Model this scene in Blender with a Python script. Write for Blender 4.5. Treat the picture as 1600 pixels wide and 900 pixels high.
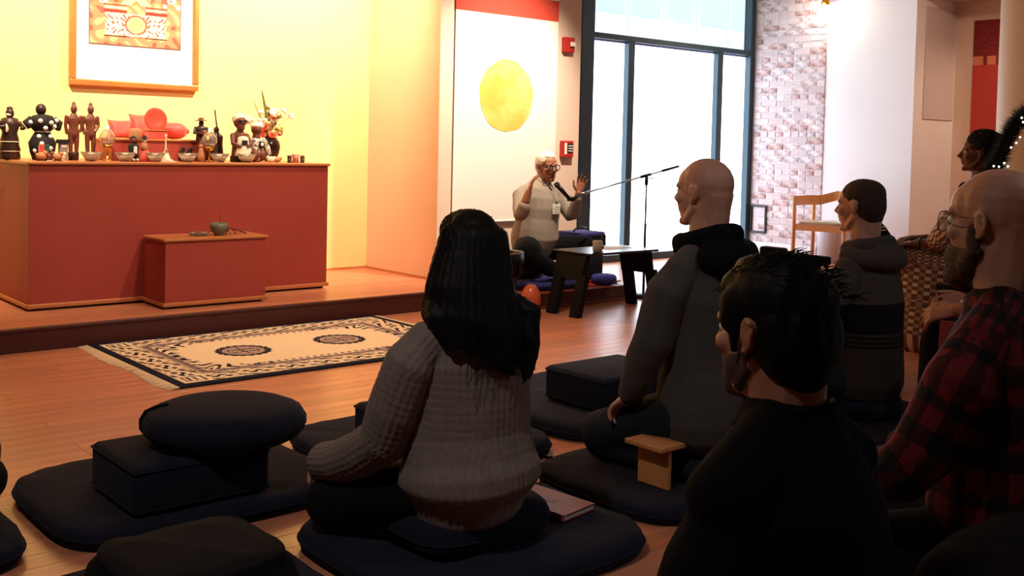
import bpy, bmesh, math, random
import numpy as np
from mathutils import Vector, Matrix
random.seed(7)
for o in list(bpy.data.objects): bpy.data.objects.remove(o)
C = bpy.context.scene.collection
PI = math.pi
# ------------------------------------------------------------------ camera
F, YAW, PIT, ROL, CY, EYE = 1655.4, .70797, .04128, .02273, 295.3, 1.22
c_, s_ = math.cos(YAW), math.sin(YAW)
A_ = Matrix(((c_, -s_, 0), (0, 0, -1), (s_, c_, 0)))
P_ = Matrix(((1, 0, 0), (0, math.cos(PIT), -math.sin(PIT)), (0, math.sin(PIT), math.cos(PIT))))
Q_ = Matrix(((math.cos(ROL), -math.sin(ROL), 0), (math.sin(ROL), math.cos(ROL), 0), (0, 0, 1)))
M_ = Q_ @ P_ @ A_
cam = bpy.data.objects.new('camera', bpy.data.cameras.new('camera'))
C.objects.link(cam)
rot = Matrix((M_[0], -M_[1], -M_[2])).transposed()
cam.matrix_world = Matrix.Translation((0, 0, EYE)) @ rot.to_4x4()
cam.data.sensor_width = 36; cam.data.lens = F / 1600 * 36
cam.data.shift_y = -(450 - CY) / 1600
cam.data.clip_start = .05; cam.data.clip_end = 200
bpy.context.scene.camera = cam
# ------------------------------------------------------------------ view, sky, lamps
vs = bpy.context.scene.view_settings
vs.view_transform = 'Standard'; vs.look = 'None'; vs.gamma = 1; vs.use_curve_mapping = False
vs.exposure = 0.0
w = bpy.data.worlds.new('sky'); bpy.context.scene.world = w; w.use_nodes = True
bg = w.node_tree.nodes['Background']; bg.inputs[0].default_value = (.80, .92, 1, 1); bg.inputs[1].default_value = 2.4
def lamp(name, loc, aim, power, color, angle=70, blend=.9, size=.06):
    l = bpy.data.lights.new(name, 'SPOT'); l.energy = power; l.color = color
    l.spot_size = math.radians(angle); l.spot_blend = blend; l.shadow_soft_size = size
    o = bpy.data.objects.new(name, l); C.objects.link(o); o.location = loc
    o.rotation_euler = (Vector(aim) - Vector(loc)).to_track_quat('-Z', 'Y').to_euler(); return o
WARM = (1, .75, .52)
lamp('ceiling_spot_light', (1.7, 6.2, 3.2), (1.9, 7.73, 2.0), 560, WARM, 100, .9)
lamp('ceiling_spot_light', (4.2, 6.2, 3.2), (4.1, 7.73, 2.0), 620, WARM, 100, .9)
lamp('ceiling_spot_light', (3.0, 4.6, 3.2), (3.1, 7.0, 1.0), 150, WARM, 80, .9)
lamp('ceiling_spot_light', (5.5, 5.3, 3.2), (5.62, 6.74, 1.35), 560, (1, .82, .62), 66, .9)
lamp('ceiling_spot_light', (3.6, 4.3, 3.2), (3.4, 5.2, 0), 260, WARM, 100, 1)
lamp('ceiling_spot_light', (11.2, 4.6, 2.8), (11.3, 5.2, .3), 60, (1, .66, .42), 130, 1)
lamp('ceiling_spot_light', (9.0, 3.4, 3.2), (10.2, 5.4, 0.5), 120, (1, .68, .46), 130, 1)
lamp('ceiling_spot_light', (.1, 1.5, 3.2), (1.5, 2.9, 0), 120, (1, .93, .88), 92, 1)
lamp('ceiling_spot_light', (3.4, .2, 3.2), (3.8, 2.2, .5), 42, (.92, .93, 1), 120, 1)
# ------------------------------------------------------------------ helpers
def lin(c):
    return tuple((x / 12.92 if x <= .04045 else ((x + .055) / 1.055) ** 2.4) for x in c[:3])
def mat(name, rgb, rough=.6, metal=0, var=0, vs_=8, bump=0, bs=60, spec=.5, rand=0, coord='Object', emit=0, sheen=0, trans=0, alpha=1, col2=None, stretch=None):
    m = bpy.data.materials.new(name); m.use_nodes = True
    nt = m.node_tree; N = nt.nodes; L = nt.links; b = N['Principled BSDF']
    col = (*lin(rgb), 1)
    b.inputs['Base Color'].default_value = col; b.inputs['Roughness'].default_value = rough
    b.inputs['Metallic'].default_value = metal; b.inputs['Specular IOR Level'].default_value = spec
    b.inputs['Sheen Weight'].default_value = sheen; b.inputs['Transmission Weight'].default_value = trans; b.inputs['Alpha'].default_value = alpha
    tc = N.new('ShaderNodeTexCoord'); src = tc.outputs[coord]
    if stretch:
        mp = N.new('ShaderNodeMapping'); mp.inputs['Scale'].default_value = stretch; L.new(src, mp.inputs[0]); src = mp.outputs[0]
    if var or rand or col2:
        n = N.new('ShaderNodeTexNoise'); n.inputs['Scale'].default_value = vs_; n.inputs['Detail'].default_value = 4
        L.new(src, n.inputs['Vector'])
        if col2:
            r = N.new('ShaderNodeValToRGB'); r.color_ramp.elements[0].position = .38; r.color_ramp.elements[1].position = .62
            r.color_ramp.elements[0].color = col; r.color_ramp.elements[1].color = (*lin(col2), 1); L.new(n.outputs[0], r.inputs[0]); base = r.outputs[0]
        else:
            base = None
        h = N.new('ShaderNodeHueSaturation'); h.inputs['Color'].default_value = col
        if base: L.new(base, h.inputs['Color'])
        mr = N.new('ShaderNodeMapRange'); mr.inputs['From Min'].default_value = .3; mr.inputs['From Max'].default_value = .7
        mr.inputs['To Min'].default_value = 1 - var; mr.inputs['To Max'].default_value = 1 + var; L.new(n.outputs[0], mr.inputs[0])
        v = mr.outputs[0]
        if rand:
            oi = N.new('ShaderNodeObjectInfo'); m2 = N.new('ShaderNodeMapRange'); m2.inputs['To Min'].default_value = 1 - rand; m2.inputs['To Max'].default_value = 1 + rand
            L.new(oi.outputs['Random'], m2.inputs[0]); mm = N.new('ShaderNodeMath'); mm.operation = 'MULTIPLY'
            L.new(v, mm.inputs[0]); L.new(m2.outputs[0], mm.inputs[1]); v = mm.outputs[0]
        L.new(v, h.inputs['Value']); L.new(h.outputs[0], b.inputs['Base Color'])
    if bump:
        n2 = N.new('ShaderNodeTexNoise'); n2.inputs['Scale'].default_value = bs; n2.inputs['Detail'].default_value = 3
        L.new(src, n2.inputs['Vector']); bp = N.new('ShaderNodeBump'); bp.inputs['Strength'].default_value = bump; bp.inputs['Distance'].default_value = .01
        L.new(n2.outputs[0], bp.inputs['Height']); L.new(bp.outputs[0], b.inputs['Normal'])
    if emit:
        b.inputs['Emission Color'].default_value = col; b.inputs['Emission Strength'].default_value = emit
    return m
def pattern_mat(name, cA, cB, cC=None, rough=.85, bump=.2):
    """two woven attribute waves (pu, pv) pick between three cloth colours"""
    m = mat(name, cA, rough, bump=bump, bs=220, spec=.2); nt = m.node_tree; N = nt.nodes; L = nt.links
    def st(a):
        at = N.new('ShaderNodeAttribute'); at.attribute_name = a
        g = N.new('ShaderNodeMath'); g.operation = 'GREATER_THAN'; g.inputs[1].default_value = 0; L.new(at.outputs['Fac'], g.inputs[0]); return g.outputs[0]
    u, v = st('pu'), st('pv')
    s = N.new('ShaderNodeMath'); s.operation = 'ADD'; L.new(u, s.inputs[0]); L.new(v, s.inputs[1])
    d = N.new('ShaderNodeMath'); d.operation = 'DIVIDE'; d.inputs[1].default_value = 2; L.new(s.outputs[0], d.inputs[0])
    r = N.new('ShaderNodeValToRGB'); r.color_ramp.interpolation = 'CONSTANT'
    r.color_ramp.elements[0].color = (*lin(cA), 1); r.color_ramp.elements[1].position = .75; r.color_ramp.elements[1].color = (*lin(cC or cB), 1)
    e = r.color_ramp.elements.new(.25); e.color = (*lin(cB), 1)
    L.new(d.outputs[0], r.inputs[0]); L.new(r.outputs[0], N['Principled BSDF'].inputs['Base Color']); return m
def color_attr_mat(name, rough=.8, bump=0):
    m = mat(name, (1, 1, 1), rough, bump=bump, bs=300, spec=.1); N = m.node_tree.nodes
    a = N.new('ShaderNodeAttribute'); a.attribute_name = 'print'; m.node_tree.links.new(a.outputs['Color'], N['Principled BSDF'].inputs['Base Color']); return m
def link(o, parent=None):
    C.objects.link(o)
    if parent is not None:
        o.parent = parent
        # children are authored in world space
        o.matrix_parent_inverse = Matrix.Translation(-Vector(parent.location)) if parent.parent is None else Matrix.Identity(4)
    return o
def tag(o, label=None, cat=None, group=None, kind=None):
    if label: o['label'] = label
    if cat: o['category'] = cat
    if group: o['group'] = group
    if kind: o['kind'] = kind
    return o
def thing(name, label, cat, loc=(0, 0, 0), group=None, kind=None):
    o = bpy.data.objects.new(name, None); o.location = loc; o.empty_display_size = .1
    C.objects.link(o); return tag(o, label, cat, group, kind)
def newbm(): return bmesh.new()
def obj(name, bm, m, parent=None, smooth=False, **t):
    bmesh.ops.recalc_face_normals(bm, faces=bm.faces)
    me = bpy.data.meshes.new(name); bm.to_mesh(me); bm.free()
    if smooth: me.shade_smooth()
    me.materials.append(m)
    o = link(bpy.data.objects.new(name, me), parent); tag(o, **t); return o
def box(bm, x0, x1, y0, y1, z0, z1, bev=0, seg=1):
    vs = [bm.verts.new((x, y, z)) for x in (x0, x1) for y in (y0, y1) for z in (z0, z1)]
    fs = [bm.faces.new([vs[i] for i in f]) for f in ((0, 1, 3, 2), (4, 6, 7, 5), (0, 4, 5, 1), (2, 3, 7, 6), (0, 2, 6, 4), (1, 5, 7, 3))]
    if bev:
        es = {e for f in fs for e in f.edges}
        bmesh.ops.bevel(bm, geom=list(es), offset=bev, segments=seg, affect='EDGES', profile=.5)
def boxo(name, x0, x1, y0, y1, z0, z1, m, parent=None, bev=.002, seg=1, **t):
    bm = newbm(); box(bm, x0, x1, y0, y1, z0, z1, bev, seg); return obj(name, bm, m, parent, False, **t)
def tube(bm, pts, r, n=10, closed=False):
    pts = [Vector(p) for p in pts]; rs = r if isinstance(r, (list, tuple)) else [r] * len(pts); rings = []
    side = None
    for i, p in enumerate(pts):
        if closed: t = pts[(i + 1) % len(pts)] - pts[i - 1]
        else: t = pts[min(i + 1, len(pts) - 1)] - pts[max(i - 1, 0)]
        t.normalize()
        if side is None: side = t.orthogonal().normalized()
        side = (side - t * side.dot(t)); side = side.normalized() if side.length > 1e-6 else t.orthogonal().normalized()
        u = t.cross(side)
        rings.append([bm.verts.new(p + (side * math.cos(2 * PI * k / n) + u * math.sin(2 * PI * k / n)) * rs[i]) for k in range(n)])
    m = len(rings)
    for i in range(m if closed else m - 1):
        a, b = rings[i], rings[(i + 1) % m]
        for k in range(n): bm.faces.new((a[k], a[(k + 1) % n], b[(k + 1) % n], b[k]))
    if not closed:
        bm.faces.new(rings[0][::-1]); bm.faces.new(rings[-1])
def tubeo(name, pts, r, m, parent=None, n=10, closed=False, **t):
    bm = newbm(); tube(bm, pts, r, n, closed); return obj(name, bm, m, parent, True, **t)
def lathe(bm, prof, c=(0, 0, 0), n=24):
    rings = []
    for (r, z) in prof:
        rings.append([bm.verts.new((c[0] + r * math.cos(2 * PI * k / n), c[1] + r * math.sin(2 * PI * k / n), c[2] + z)) for k in range(n)])
    for a, b in zip(rings, rings[1:]):
        for k in range(n): bm.faces.new((a[k], a[(k + 1) % n], b[(k + 1) % n], b[k]))
    bm.faces.new(rings[0][::-1]); bm.faces.new(rings[-1])
def latheo(name, prof, c, m, parent=None, n=24, smooth=True, **t):
    bm = newbm(); lathe(bm, prof, c, n); return obj(name, bm, m, parent, smooth, **t)
def ball(bm, c, r, n=12, rot_=None):
    r = (r, r, r) if not isinstance(r, (tuple, list)) else r
    mx = Matrix.Translation(c) @ (rot_ or Matrix.Identity(4)) @ Matrix.Diagonal((*r, 1))
    bmesh.ops.create_uvsphere(bm, u_segments=n, v_segments=max(6, n * 2 // 3), radius=1, matrix=mx)
def copy_tree(o, parent=None):
    c = o.copy(); C.objects.link(c)
    if parent is not None: c.parent = parent
    for ch in list(o.children): copy_tree(ch, c)
    return c
# ---- solids: closed lofts joined by voxel remesh into one continuous surface
def loft(path, side=(1, 0, 0), n=16, tagn=None):
    """path: (point, a, b): half width along side, half depth across"""
    return dict(k='l', path=[(Vector(p), a, b) for p, a, b in path], side=Vector(side), n=n, tag=tagn)
def limb(pts, rs, tagn=None, side=(1, 0, 0)):
    return loft([(p, r, r) for p, r in zip(pts, rs)], side, 14, tagn)
def ell(c, r, rot_=None): return dict(k='e', c=Vector(c), r=r, rot=rot_)
def put(bm, p):
    if p['k'] == 'e': ball(bm, p['c'], p['r'], 16, p['rot']); return
    path = p['path']; P = [q[0] for q in path]; n = p['n']; rings = []
    prev = None
    st = []
    for i, (q, a, b) in enumerate(path):
        t = (P[min(i + 1, len(P) - 1)] - P[max(i - 1, 0)]).normalized()
        s = p['side'] - t * p['side'].dot(t)
        if s.length < 1e-3: s = prev if prev is not None else t.orthogonal()
        s.normalize(); prev = s
        st.append((q, a, b, t, s))
    q, a, b, t, s = st[0]; cap = min(a, b) * .8
    full = [(q - t * cap * math.sin(g), a * math.cos(g), b * math.cos(g), t, s) for g in (1.35, .9, .45)] + st
    q, a, b, t, s = st[-1]; cap = min(a, b) * .8
    full += [(q + t * cap * math.sin(g), a * math.cos(g), b * math.cos(g), t, s) for g in (.45, .9, 1.35)]
    for q, a, b, t, s in full:
        u = t.cross(s)
        rings.append([bm.verts.new(q + s * a * math.cos(2 * PI * k / n) + u * b * math.sin(2 * PI * k / n)) for k in range(n)])
    for a, b in zip(rings, rings[1:]):
        for k in range(n): bm.faces.new((a[k], a[(k + 1) % n], b[(k + 1) % n], b[k]))
    bm.faces.new(rings[0][::-1]); bm.faces.new(rings[-1])
def solid(name, parts, m, parent=None, voxel=.008, smooth=3, post=None, **t):
    bm = newbm()
    for p in parts: put(bm, p)
    bmesh.ops.recalc_face_normals(bm, faces=bm.faces)
    me = bpy.data.meshes.new('raw'); bm.to_mesh(me); bm.free()
    o = bpy.data.objects.new('raw', me); C.objects.link(o)
    r = o.modifiers.new('r', 'REMESH'); r.mode = 'VOXEL'; r.voxel_size = voxel
    if smooth: s = o.modifiers.new('s', 'SMOOTH'); s.factor = .5; s.iterations = smooth
    dg = bpy.context.evaluated_depsgraph_get(); dg.update()
    out = bpy.data.meshes.new_from_object(o.evaluated_get(dg)); bpy.data.objects.remove(o); bpy.data.meshes.remove(me)
    out.name = name; out.shade_smooth(); out.materials.clear(); out.materials.append(m)
    if post: post(out, parts)
    o = link(bpy.data.objects.new(name, out), parent); tag(o, **t); return o
def axis_coords(me, parts):
    """nearest tagged loft: angle around and length along it, per vertex"""
    n = len(me.vertices); co = np.empty(n * 3); me.vertices.foreach_get('co', co); co = co.reshape(-1, 3)
    best = np.full(n, 1e9); th = np.zeros(n); ln = np.zeros(n); tg = np.zeros(n, int)
    for p in parts:
        if p['k'] != 'l' or p['tag'] is None: continue
        cum = 0; path = p['path']
        for (a, ra, rb), (b, rc, rd) in zip(path, path[1:]):
            a_, b_ = np.array(a), np.array(b); d = b_ - a_; Ld = np.linalg.norm(d)
            if Ld < 1e-6: continue
            t = np.clip(((co - a_) @ d) / Ld ** 2, 0, 1); q = a_ + t[:, None] * d; v = co - q
            tt = d / Ld; s = np.array(p['side']); s = s - tt * (s @ tt); s /= np.linalg.norm(s); u = np.cross(tt, s)
            A = ra + (rc - ra) * t; B = rb + (rd - rb) * t
            x, y, z = v @ s, v @ u, v @ tt
            dist = np.abs(np.sqrt((x / A) ** 2 + (y / B) ** 2 + (z / np.minimum(A, B)) ** 2) - 1) * np.minimum(A, B)
            k = dist < best
            best[k] = dist[k]; th[k] = np.arctan2(y / B, x / A)[k]; ln[k] = (cum + t * Ld)[k]; tg[k] = p['tag']; cum += Ld
    return co, th, ln, tg
def set_attr(me, name, v):
    a = me.attributes.new(name, 'FLOAT', 'POINT'); a.data.foreach_set('value', v.astype(np.float32))
def normals(me):
    n = len(me.vertices); a = np.empty(n * 3); me.vertices.foreach_get('normal', a); return a.reshape(-1, 3)
def wave_post(nper, vper, disp=0, ribs=True):
    def f(me, parts):
        co, th, ln, tg = axis_coords(me, parts)
        N = np.where(tg == 1, nper[0], nper[1])
        pu = np.cos(N * th); pv = np.cos(ln * 2 * PI / vper)
        set_attr(me, 'pu', pu); set_attr(me, 'pv', pv)
        if disp:
            co += normals(me) * (disp * (np.sqrt(np.abs(pu)) - .6 + .12 * pv))[:, None]
            me.vertices.foreach_set('co', co.ravel()); me.update()
    return f
def fold_post(amp=.006, scale=9, seed=0, stretch=(1, 1, .5)):
    """soft cloth wrinkles: a few travelling sine folds along the normal"""
    rs = np.random.RandomState(seed); K = rs.normal(size=(7, 3)) * scale * np.array(stretch); ph = rs.rand(7) * 6.28
    def f(me, parts):
        n = len(me.vertices); co = np.empty(n * 3); me.vertices.foreach_get('co', co); co = co.reshape(-1, 3)
        d = sum(np.sin(co @ k + p) for k, p in zip(K, ph)) / 7
        d = (1 - np.abs(d) * 3)
        co += normals(me) * (amp * d)[:, None]; me.vertices.foreach_set('co', co.ravel()); me.update()
    return f
def both(*fs):
    def f(me, parts):
        for g in fs: g(me, parts)
    return f
# ------------------------------------------------------------------ materials
WOOD = mat('floor_wood', (.755, .485, .355), .30, var=.16, vs_=3, bump=.04, bs=30, rand=.12, coord='Object', stretch=(.6, 9, 3), spec=.5)
GAP = mat('floor_gap', (.22, .12, .08), .7)
YEL = mat('yellow_paint', (.95, .84, .58), .75, var=.02, vs_=2)
PEACH = mat('peach_paint', (.92, .76, .65), .75, var=.02, vs_=2)
TAN = mat('tan_paint', (.90, .80, .73), .75, var=.02, vs_=2)
WHITE = mat('white_paint', (.93, .92, .93), .7, var=.02, vs_=2)
DARKW = mat('dark_room_paint', (.42, .36, .32), .85, var=.05, vs_=1)
CEIL = mat('ceiling_paint', (.74, .70, .66), .9)
RISER = mat('stage_riser_paint', (.27, .09, .08), .5, var=.05)
RED = mat('altar_red_paint', (.61, .235, .195), .55, var=.05, vs_=3)
TRIMW = mat('altar_trim_wood', (.72, .45, .27), .35, var=.12, vs_=6, stretch=(1, 12, 12))
TEAL = mat('teal_window_metal', (.15, .25, .30), .4, metal=.2)
NAVY = mat('navy_cotton', (.108, .113, .165), .95, bump=.25, bs=90, spec=.08, var=.12, vs_=12, sheen=.03)
BLACKC = mat('black_cotton', (.065, .065, .09), .95, bump=.25, bs=80, spec=.08)
STEEL = mat('brushed_steel', (.62, .62, .64), .3, metal=1)
BLKM = mat('black_metal', (.05, .05, .055), .35, metal=.3)
BLKW = mat('black_painted_wood', (.055, .052, .058), .28, var=.1)
BLKL = mat('black_stained_wood', (.06, .055, .055), .75, spec=.15)
BEECH = mat('beech_wood', (.80, .55, .34), .4, var=.1, vs_=5, stretch=(8, 8, 1))
GOLD = mat('gilt_wood', (.78, .50, .26), .35, metal=.35, var=.1)
PAPER = mat('white_paper', (.93, .93, .90), .8)
BRASS = mat('brass', (.75, .55, .25), .3, metal=1)
# ------------------------------------------------------------------ floor and stage
YS, SH = 6.225, .136
fl = boxo('floor', -4, 13.5, -5, 9.0, -.30, -.012, GAP, kind='structure', bev=0)
PW, PG = .098, .0013
meshes = {}
def plank_mesh(Lx):
    if Lx not in meshes:
        bm = newbm(); box(bm, 0, Lx - PG, 0, PW - PG, -.0135, 0, .0012)
        bmesh.ops.recalc_face_normals(bm, faces=bm.faces)
        me = bpy.data.meshes.new('plank'); bm.to_mesh(me); bm.free(); me.materials.append(WOOD); meshes[Lx] = me
    return meshes[Lx]
rs = random.Random(3)
def plank_rows(parent, y0, rows, x0, x1, z):
    k = 0
    for i in range(rows):
        x = x0
        while x < x1 - .05:
            L_ = rs.choice((1.2, 1.6, 2.0, 2.4))
            if x == x0: L_ = rs.choice((.8, 1.2, 1.6, 2.0))
            L_ = round(min(L_, x1 - x), 3)
            o = bpy.data.objects.new('plank', plank_mesh(L_)); o.location = (x, y0 + i * PW, z); C.objects.link(o); o.parent = parent
            x = round(x + L_, 4); k += 1
    return k
nrows = 47
plank_rows(fl, YS - nrows * PW, nrows, .2, 8.2, 0)
bm = newbm()
def plank_fill(bm, y0, y1, x0, x1, z=0):
    y = y0
    while y < y1 - .01:
        x = x0
        while x < x1 - .01:
            L_ = min(rs.choice((1.6, 2.0, 2.4, 2.8)), x1 - x); yy = min(y + PW, y1)
            box(bm, x, x + L_ - PG, y, yy - PG, z - .0135, z); x += L_
        y += PW
plank_fill(bm, YS - nrows * PW - 20 * PW, YS - nrows * PW, .2, 8.2)
plank_fill(bm, YS - nrows * PW - 20 * PW, YS, 8.2, 12.5)
plank_fill(bm, YS, 8.2, 5.0, 12.5)
plank_fill(bm, YS - nrows * PW - 20 * PW, YS, -3, .2)
o = obj('distant_planks', bm, WOOD, fl); o['kind'] = 'stuff'
# low stage with its own boards
st = boxo('stage', -.6, 4.985, YS, 7.74, 0, SH - .0136, RISER, kind='structure', bev=0)
st['label'] = 'low wooden stage with dark red riser under the altar'; 
boxo('stage_nosing', -.6, 4.985, YS - .006, YS + .03, SH - .022, SH, RISER, st, .004)
plank_rows(st, YS + .032, 15, .6, 4.983, SH)
bm = newbm(); 
for i in range(15): box(bm, -.6, .598, YS + .032 + i * PW, YS + .032 + (i + 1) * PW - PG, SH - .0135, SH)
o = obj('stage_edge_boards', bm, WOOD, st); o['kind'] = 'stuff'
# ------------------------------------------------------------------ walls
CZ = 3.3
def wall(name, a, m, **k): return boxo(name, *a, m, kind='structure', bev=0, **k)
wall('wall_back', (-1.2, 5.1, 7.742, 7.86, 0, CZ), YEL)
wall('wall_alcove', (4.987, 5.10, 6.74, 7.742, 0, CZ), PEACH)
wall('wall_banner', (5.10, 6.53, 6.74, 6.86, 0, CZ), TAN)
wall('wall_jamb', (6.43, 6.53, 6.86, 8.02, 0, CZ), TAN)
wall('wall_window_side', (6.53, 7.66, 7.90, 8.02, 0, CZ), TAN)
boxo('wall_alcove_face', 4.987, 5.12, 6.728, 6.74, 0, CZ, TAN, kind='structure', bev=0)
wall('wall_right', (10.51, 11.38, 5.786, 6.895, 0, CZ), WHITE)
wall('wall_right_return', (10.56, 10.9, 6.895, 8.02, 0, CZ), DARKW)
wall('wall_niche', (11.37, 11.48, -2.0, 5.786, 0, CZ), TAN)
wall('wall_left', (-1.3, -1.2, -3.0, 7.86, 0, CZ), DARKW)
wall('wall_rear', (-1.3, 11.48, -3.1, -3.0, 0, CZ), DARKW)
ce = wall('ceiling', (-1.3, 12.6, -3.1, 8.02, CZ, CZ + .1), CEIL)
wall('ceiling_niche', (10.51, 11.37, -2.0, 5.786, 2.90, CZ), CEIL)
# niche: shallow panel in the return wall
pn = boxo('trim_1', 10.70, 11.34, 5.772, 5.786, 1.60, 2.80, mat('panel_grey', (.80, .76, .76), .6), kind='structure', bev=.003)
pn['label'] = 'flush grey access panel in the niche wall'
for nm, a in (('baseboard_back', (-1.2, 4.985, 7.722, 7.742, SH, SH + .015)), ('baseboard_alcove', (4.967, 4.987, 6.74, 7.742, SH, SH + .015)),):
    wall(nm, a, TRIMW)
wall('baseboard_banner', (5.12, 6.53, 6.722, 6.74, 0, .08), WHITE)
wall('baseboard_brick', (10.47, 10.56, 6.895, 7.83, 0, .135), WHITE)
wall('baseboard_right', (10.49, 10.51, 5.79, 6.89, 0, .10), WHITE)
# ------------------------------------------------------------------ brick wall
bw = boxo('wall_brick', 10.504, 10.56, 6.86, 7.84, .135, CZ, mat('lime_mortar', (.84, .80, .81), .95, bump=.6, bs=40, var=.08, vs_=9), kind='structure', bev=0)
BR = [mat('brick_' + n, c, .9, var=.22, vs_=14, bump=.8, bs=45, rand=.12, col2=c2) for n, c, c2 in
      (('rose', (.76, .64, .64), (.86, .80, .81)), ('pale', (.87, .83, .84), (.78, .69, .70)), ('red', (.66, .50, .49), (.80, .70, .70)), ('mauve', (.70, .64, .67), (.85, .80, .82)))]
def brick_me(ly, m, s):
    bm = newbm(); r2 = random.Random(s); box(bm, -.03, 0, 0, ly, 0, .062, .004)
    for v in bm.verts: v.co += Vector((r2.uniform(-.004, .004), r2.uniform(-.003, .003), r2.uniform(-.0025, .0025)))
    bmesh.ops.recalc_face_normals(bm, faces=bm.faces)
    me = bpy.data.meshes.new('brick'); bm.to_mesh(me); bm.free(); me.materials.append(m); return me
BM = {(i, l): brick_me(l, BR[i % 4], i * 10 + int(l * 100)) for i in range(8) for l in (.205, .098)}
z, row = .137, 0
while z < 3.2:
    y = 6.862 + (0 if row % 2 else 0); off = (row % 2) * .108
    head = (row % 6 == 5)
    ys = []
    yy = 6.862
    if off: ys.append((yy, .098)); yy += .108
    while yy < 7.83:
        l = .098 if (head or yy + .205 > 7.84) else .205
        if yy + l > 7.845: break
        ys.append((yy, l)); yy += l + .010
    for (yy, l) in ys:
        if .22 < z < .56 and yy > 7.55: 
            dx = .018
        else: dx = 0
        i = rs.choice((0, 0, 1, 1, 1, 2, 3, 4, 5, 5, 6, 7))
        o = bpy.data.objects.new('brick', BM[(i, l)]); o.location = (10.527 + dx + rs.uniform(-.004, .004), yy, z); C.objects.link(o); o.parent = bw
    z += .0735; row += 1
ht = thing('wall_hatch', 'small dark metal frame let into the brick wall near the floor by the window', 'hatch', (10.49, 7.70, .25))
for a in ((7.59, 7.82, .235, .262), (7.59, 7.82, .548, .57)): boxo('frame_rail', 10.478, 10.512, a[0], a[1], a[2], a[3], BLKM, ht)
for a in ((7.59, 7.612), (7.80, 7.82)): boxo('frame_stile', 10.478, 10.512, a[0], a[1], .262, .548, BLKM, ht)
# ------------------------------------------------------------------ window wall
wn = thing('window_1', 'tall shopfront window with dark teal metal frame and frosted lower panes', None, (9.1, 7.9, 0), kind='structure')
def bar(n, x0, x1, z0, z1, d=.05): boxo(n, x0, x1, 7.90 - d, 7.95, z0, z1, TEAL, wn, .004)
bar('window_post', 7.60, 7.785, 0, 3.3, .07); bar('window_post', 10.425, 10.52, 0, 3.3, .06)
bar('window_sill', 7.785, 10.425, 0, .075, .06); bar('window_transom', 7.785, 10.425, 2.355, 2.415, .055)
bar('window_mullion', 8.325, 8.42, .075, 2.355); bar('window_mullion', 9.83, 9.925, .075, 2.355); bar('window_head', 7.785, 10.425, 3.23, 3.3)
FROST = mat('daylit_frosted_film', (.90, .95, 1), .6, emit=5.5)
fn = FROST.node_tree.nodes; 
for a in ((7.785, 8.325), (8.42, 9.83), (9.925, 10.425)): boxo('frosted_pane', a[0], a[1], 7.922, 7.930, .075, 2.335, FROST, wn, 0)
for a in ((7.785, 8.325), (8.42, 9.83), (9.925, 10.425)): boxo('glazing_bead', a[0], a[1], 7.905, 7.922, 2.335, 2.355, mat('bead_blue', (.55, .62, .85), .5), wn, 0)
gl = bpy.data.materials.new('clear_glass'); gl.use_nodes = True; nt = gl.node_tree
tr = nt.nodes.new('ShaderNodeBsdfTransparent'); tr.inputs[0].default_value = (.93, .97, .97, 1)
gs = nt.nodes.new('ShaderNodeBsdfGlossy'); gs.inputs['Roughness'].default_value = .02; mx = nt.nodes.new('ShaderNodeMixShader')
mx.inputs[0].default_value = .03; nt.links.new(tr.outputs[0], mx.inputs[1]); nt.links.new(gs.outputs[0], mx.inputs[2]); nt.links.new(mx.outputs[0], nt.nodes['Material Output'].inputs[0])
GLASS = gl
boxo('clear_pane', 7.785, 10.425, 7.925, 7.931, 2.415, 3.23, GLASS, wn, 0)
# building across the street, pale stone with green-tinted windows
ob = thing('office_building', 'pale building with greenish window grid seen through the clear upper pane', 'building', (14, 20, -3))
FAC = mat('pale_facade', (.93, .95, .95), .8); FG = mat('green_window_glass', (.80, .93, .92), .25)
boxo('facade_wall', 4, 30, 20.06, 24, -3, 14, FAC, ob, 0)
for r_ in range(3):
    zz = 1.5 + r_ * 3.1
    for k in range(12):
        x = 11 + k * 1.45
        boxo('facade_window', x + .1, x + 1.30, 20.02, 20.06, zz + .25, zz + 2.35, FG, ob, 0)
for k in range(13):
    x = 11 + k * 1.45; boxo('facade_mullion', x - .03, x + .03, 19.95, 20.06, 1.5, 10.8, FAC, ob, 0)
boxo('street', -10, 40, 8.03, 30, -.4, -.3, mat('street_grey', (.7, .7, .7), .9), kind='structure', bev=0)
# ------------------------------------------------------------------ altar
def red_block(name, label, x0, x1, y0, y1, z1, cat, tr=.03):
    t = thing(name, label, cat, ((x0 + x1) / 2, (y0 + y1) / 2, SH))
    boxo('body', x0, x1, y0, y1, SH + .012, z1 - tr * .8, RED, t, .002)
    boxo('plinth', x0 + .02, x1 - .02, y0 + .02, y1, SH, SH + .012, BLKW, t, 0)
    ov = .014
    bm = newbm(); box(bm, x0 - ov, x1 + ov, y0 - ov, y1, z1 - tr * .8, z1, .008, 3); obj('top', bm, TRIMW, t)
    bm = newbm(); box(bm, x0 - ov, x1 + ov, y0 - ov, y0 - .001, SH + .014, SH + .014 + tr, .006, 2)
    obj('front_moulding', bm, TRIMW, t)
    bm = newbm(); box(bm, x0 - ov, x0 - .001, y0 - .001, y1, SH + .014, SH + .014 + tr, .006, 2); obj('side_moulding', bm, TRIMW, t)
    return t
red_block('altar_table', 'long terracotta red altar with thin wooden trim on the stage', 1.957, 4.04, 6.805, 7.72, 1.056, 'altar', .028)
red_block('offering_stand', 'small terracotta red box stand in front of the long altar', 2.666, 3.36, 6.45, 6.785, .582, 'stand', .026)
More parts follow.
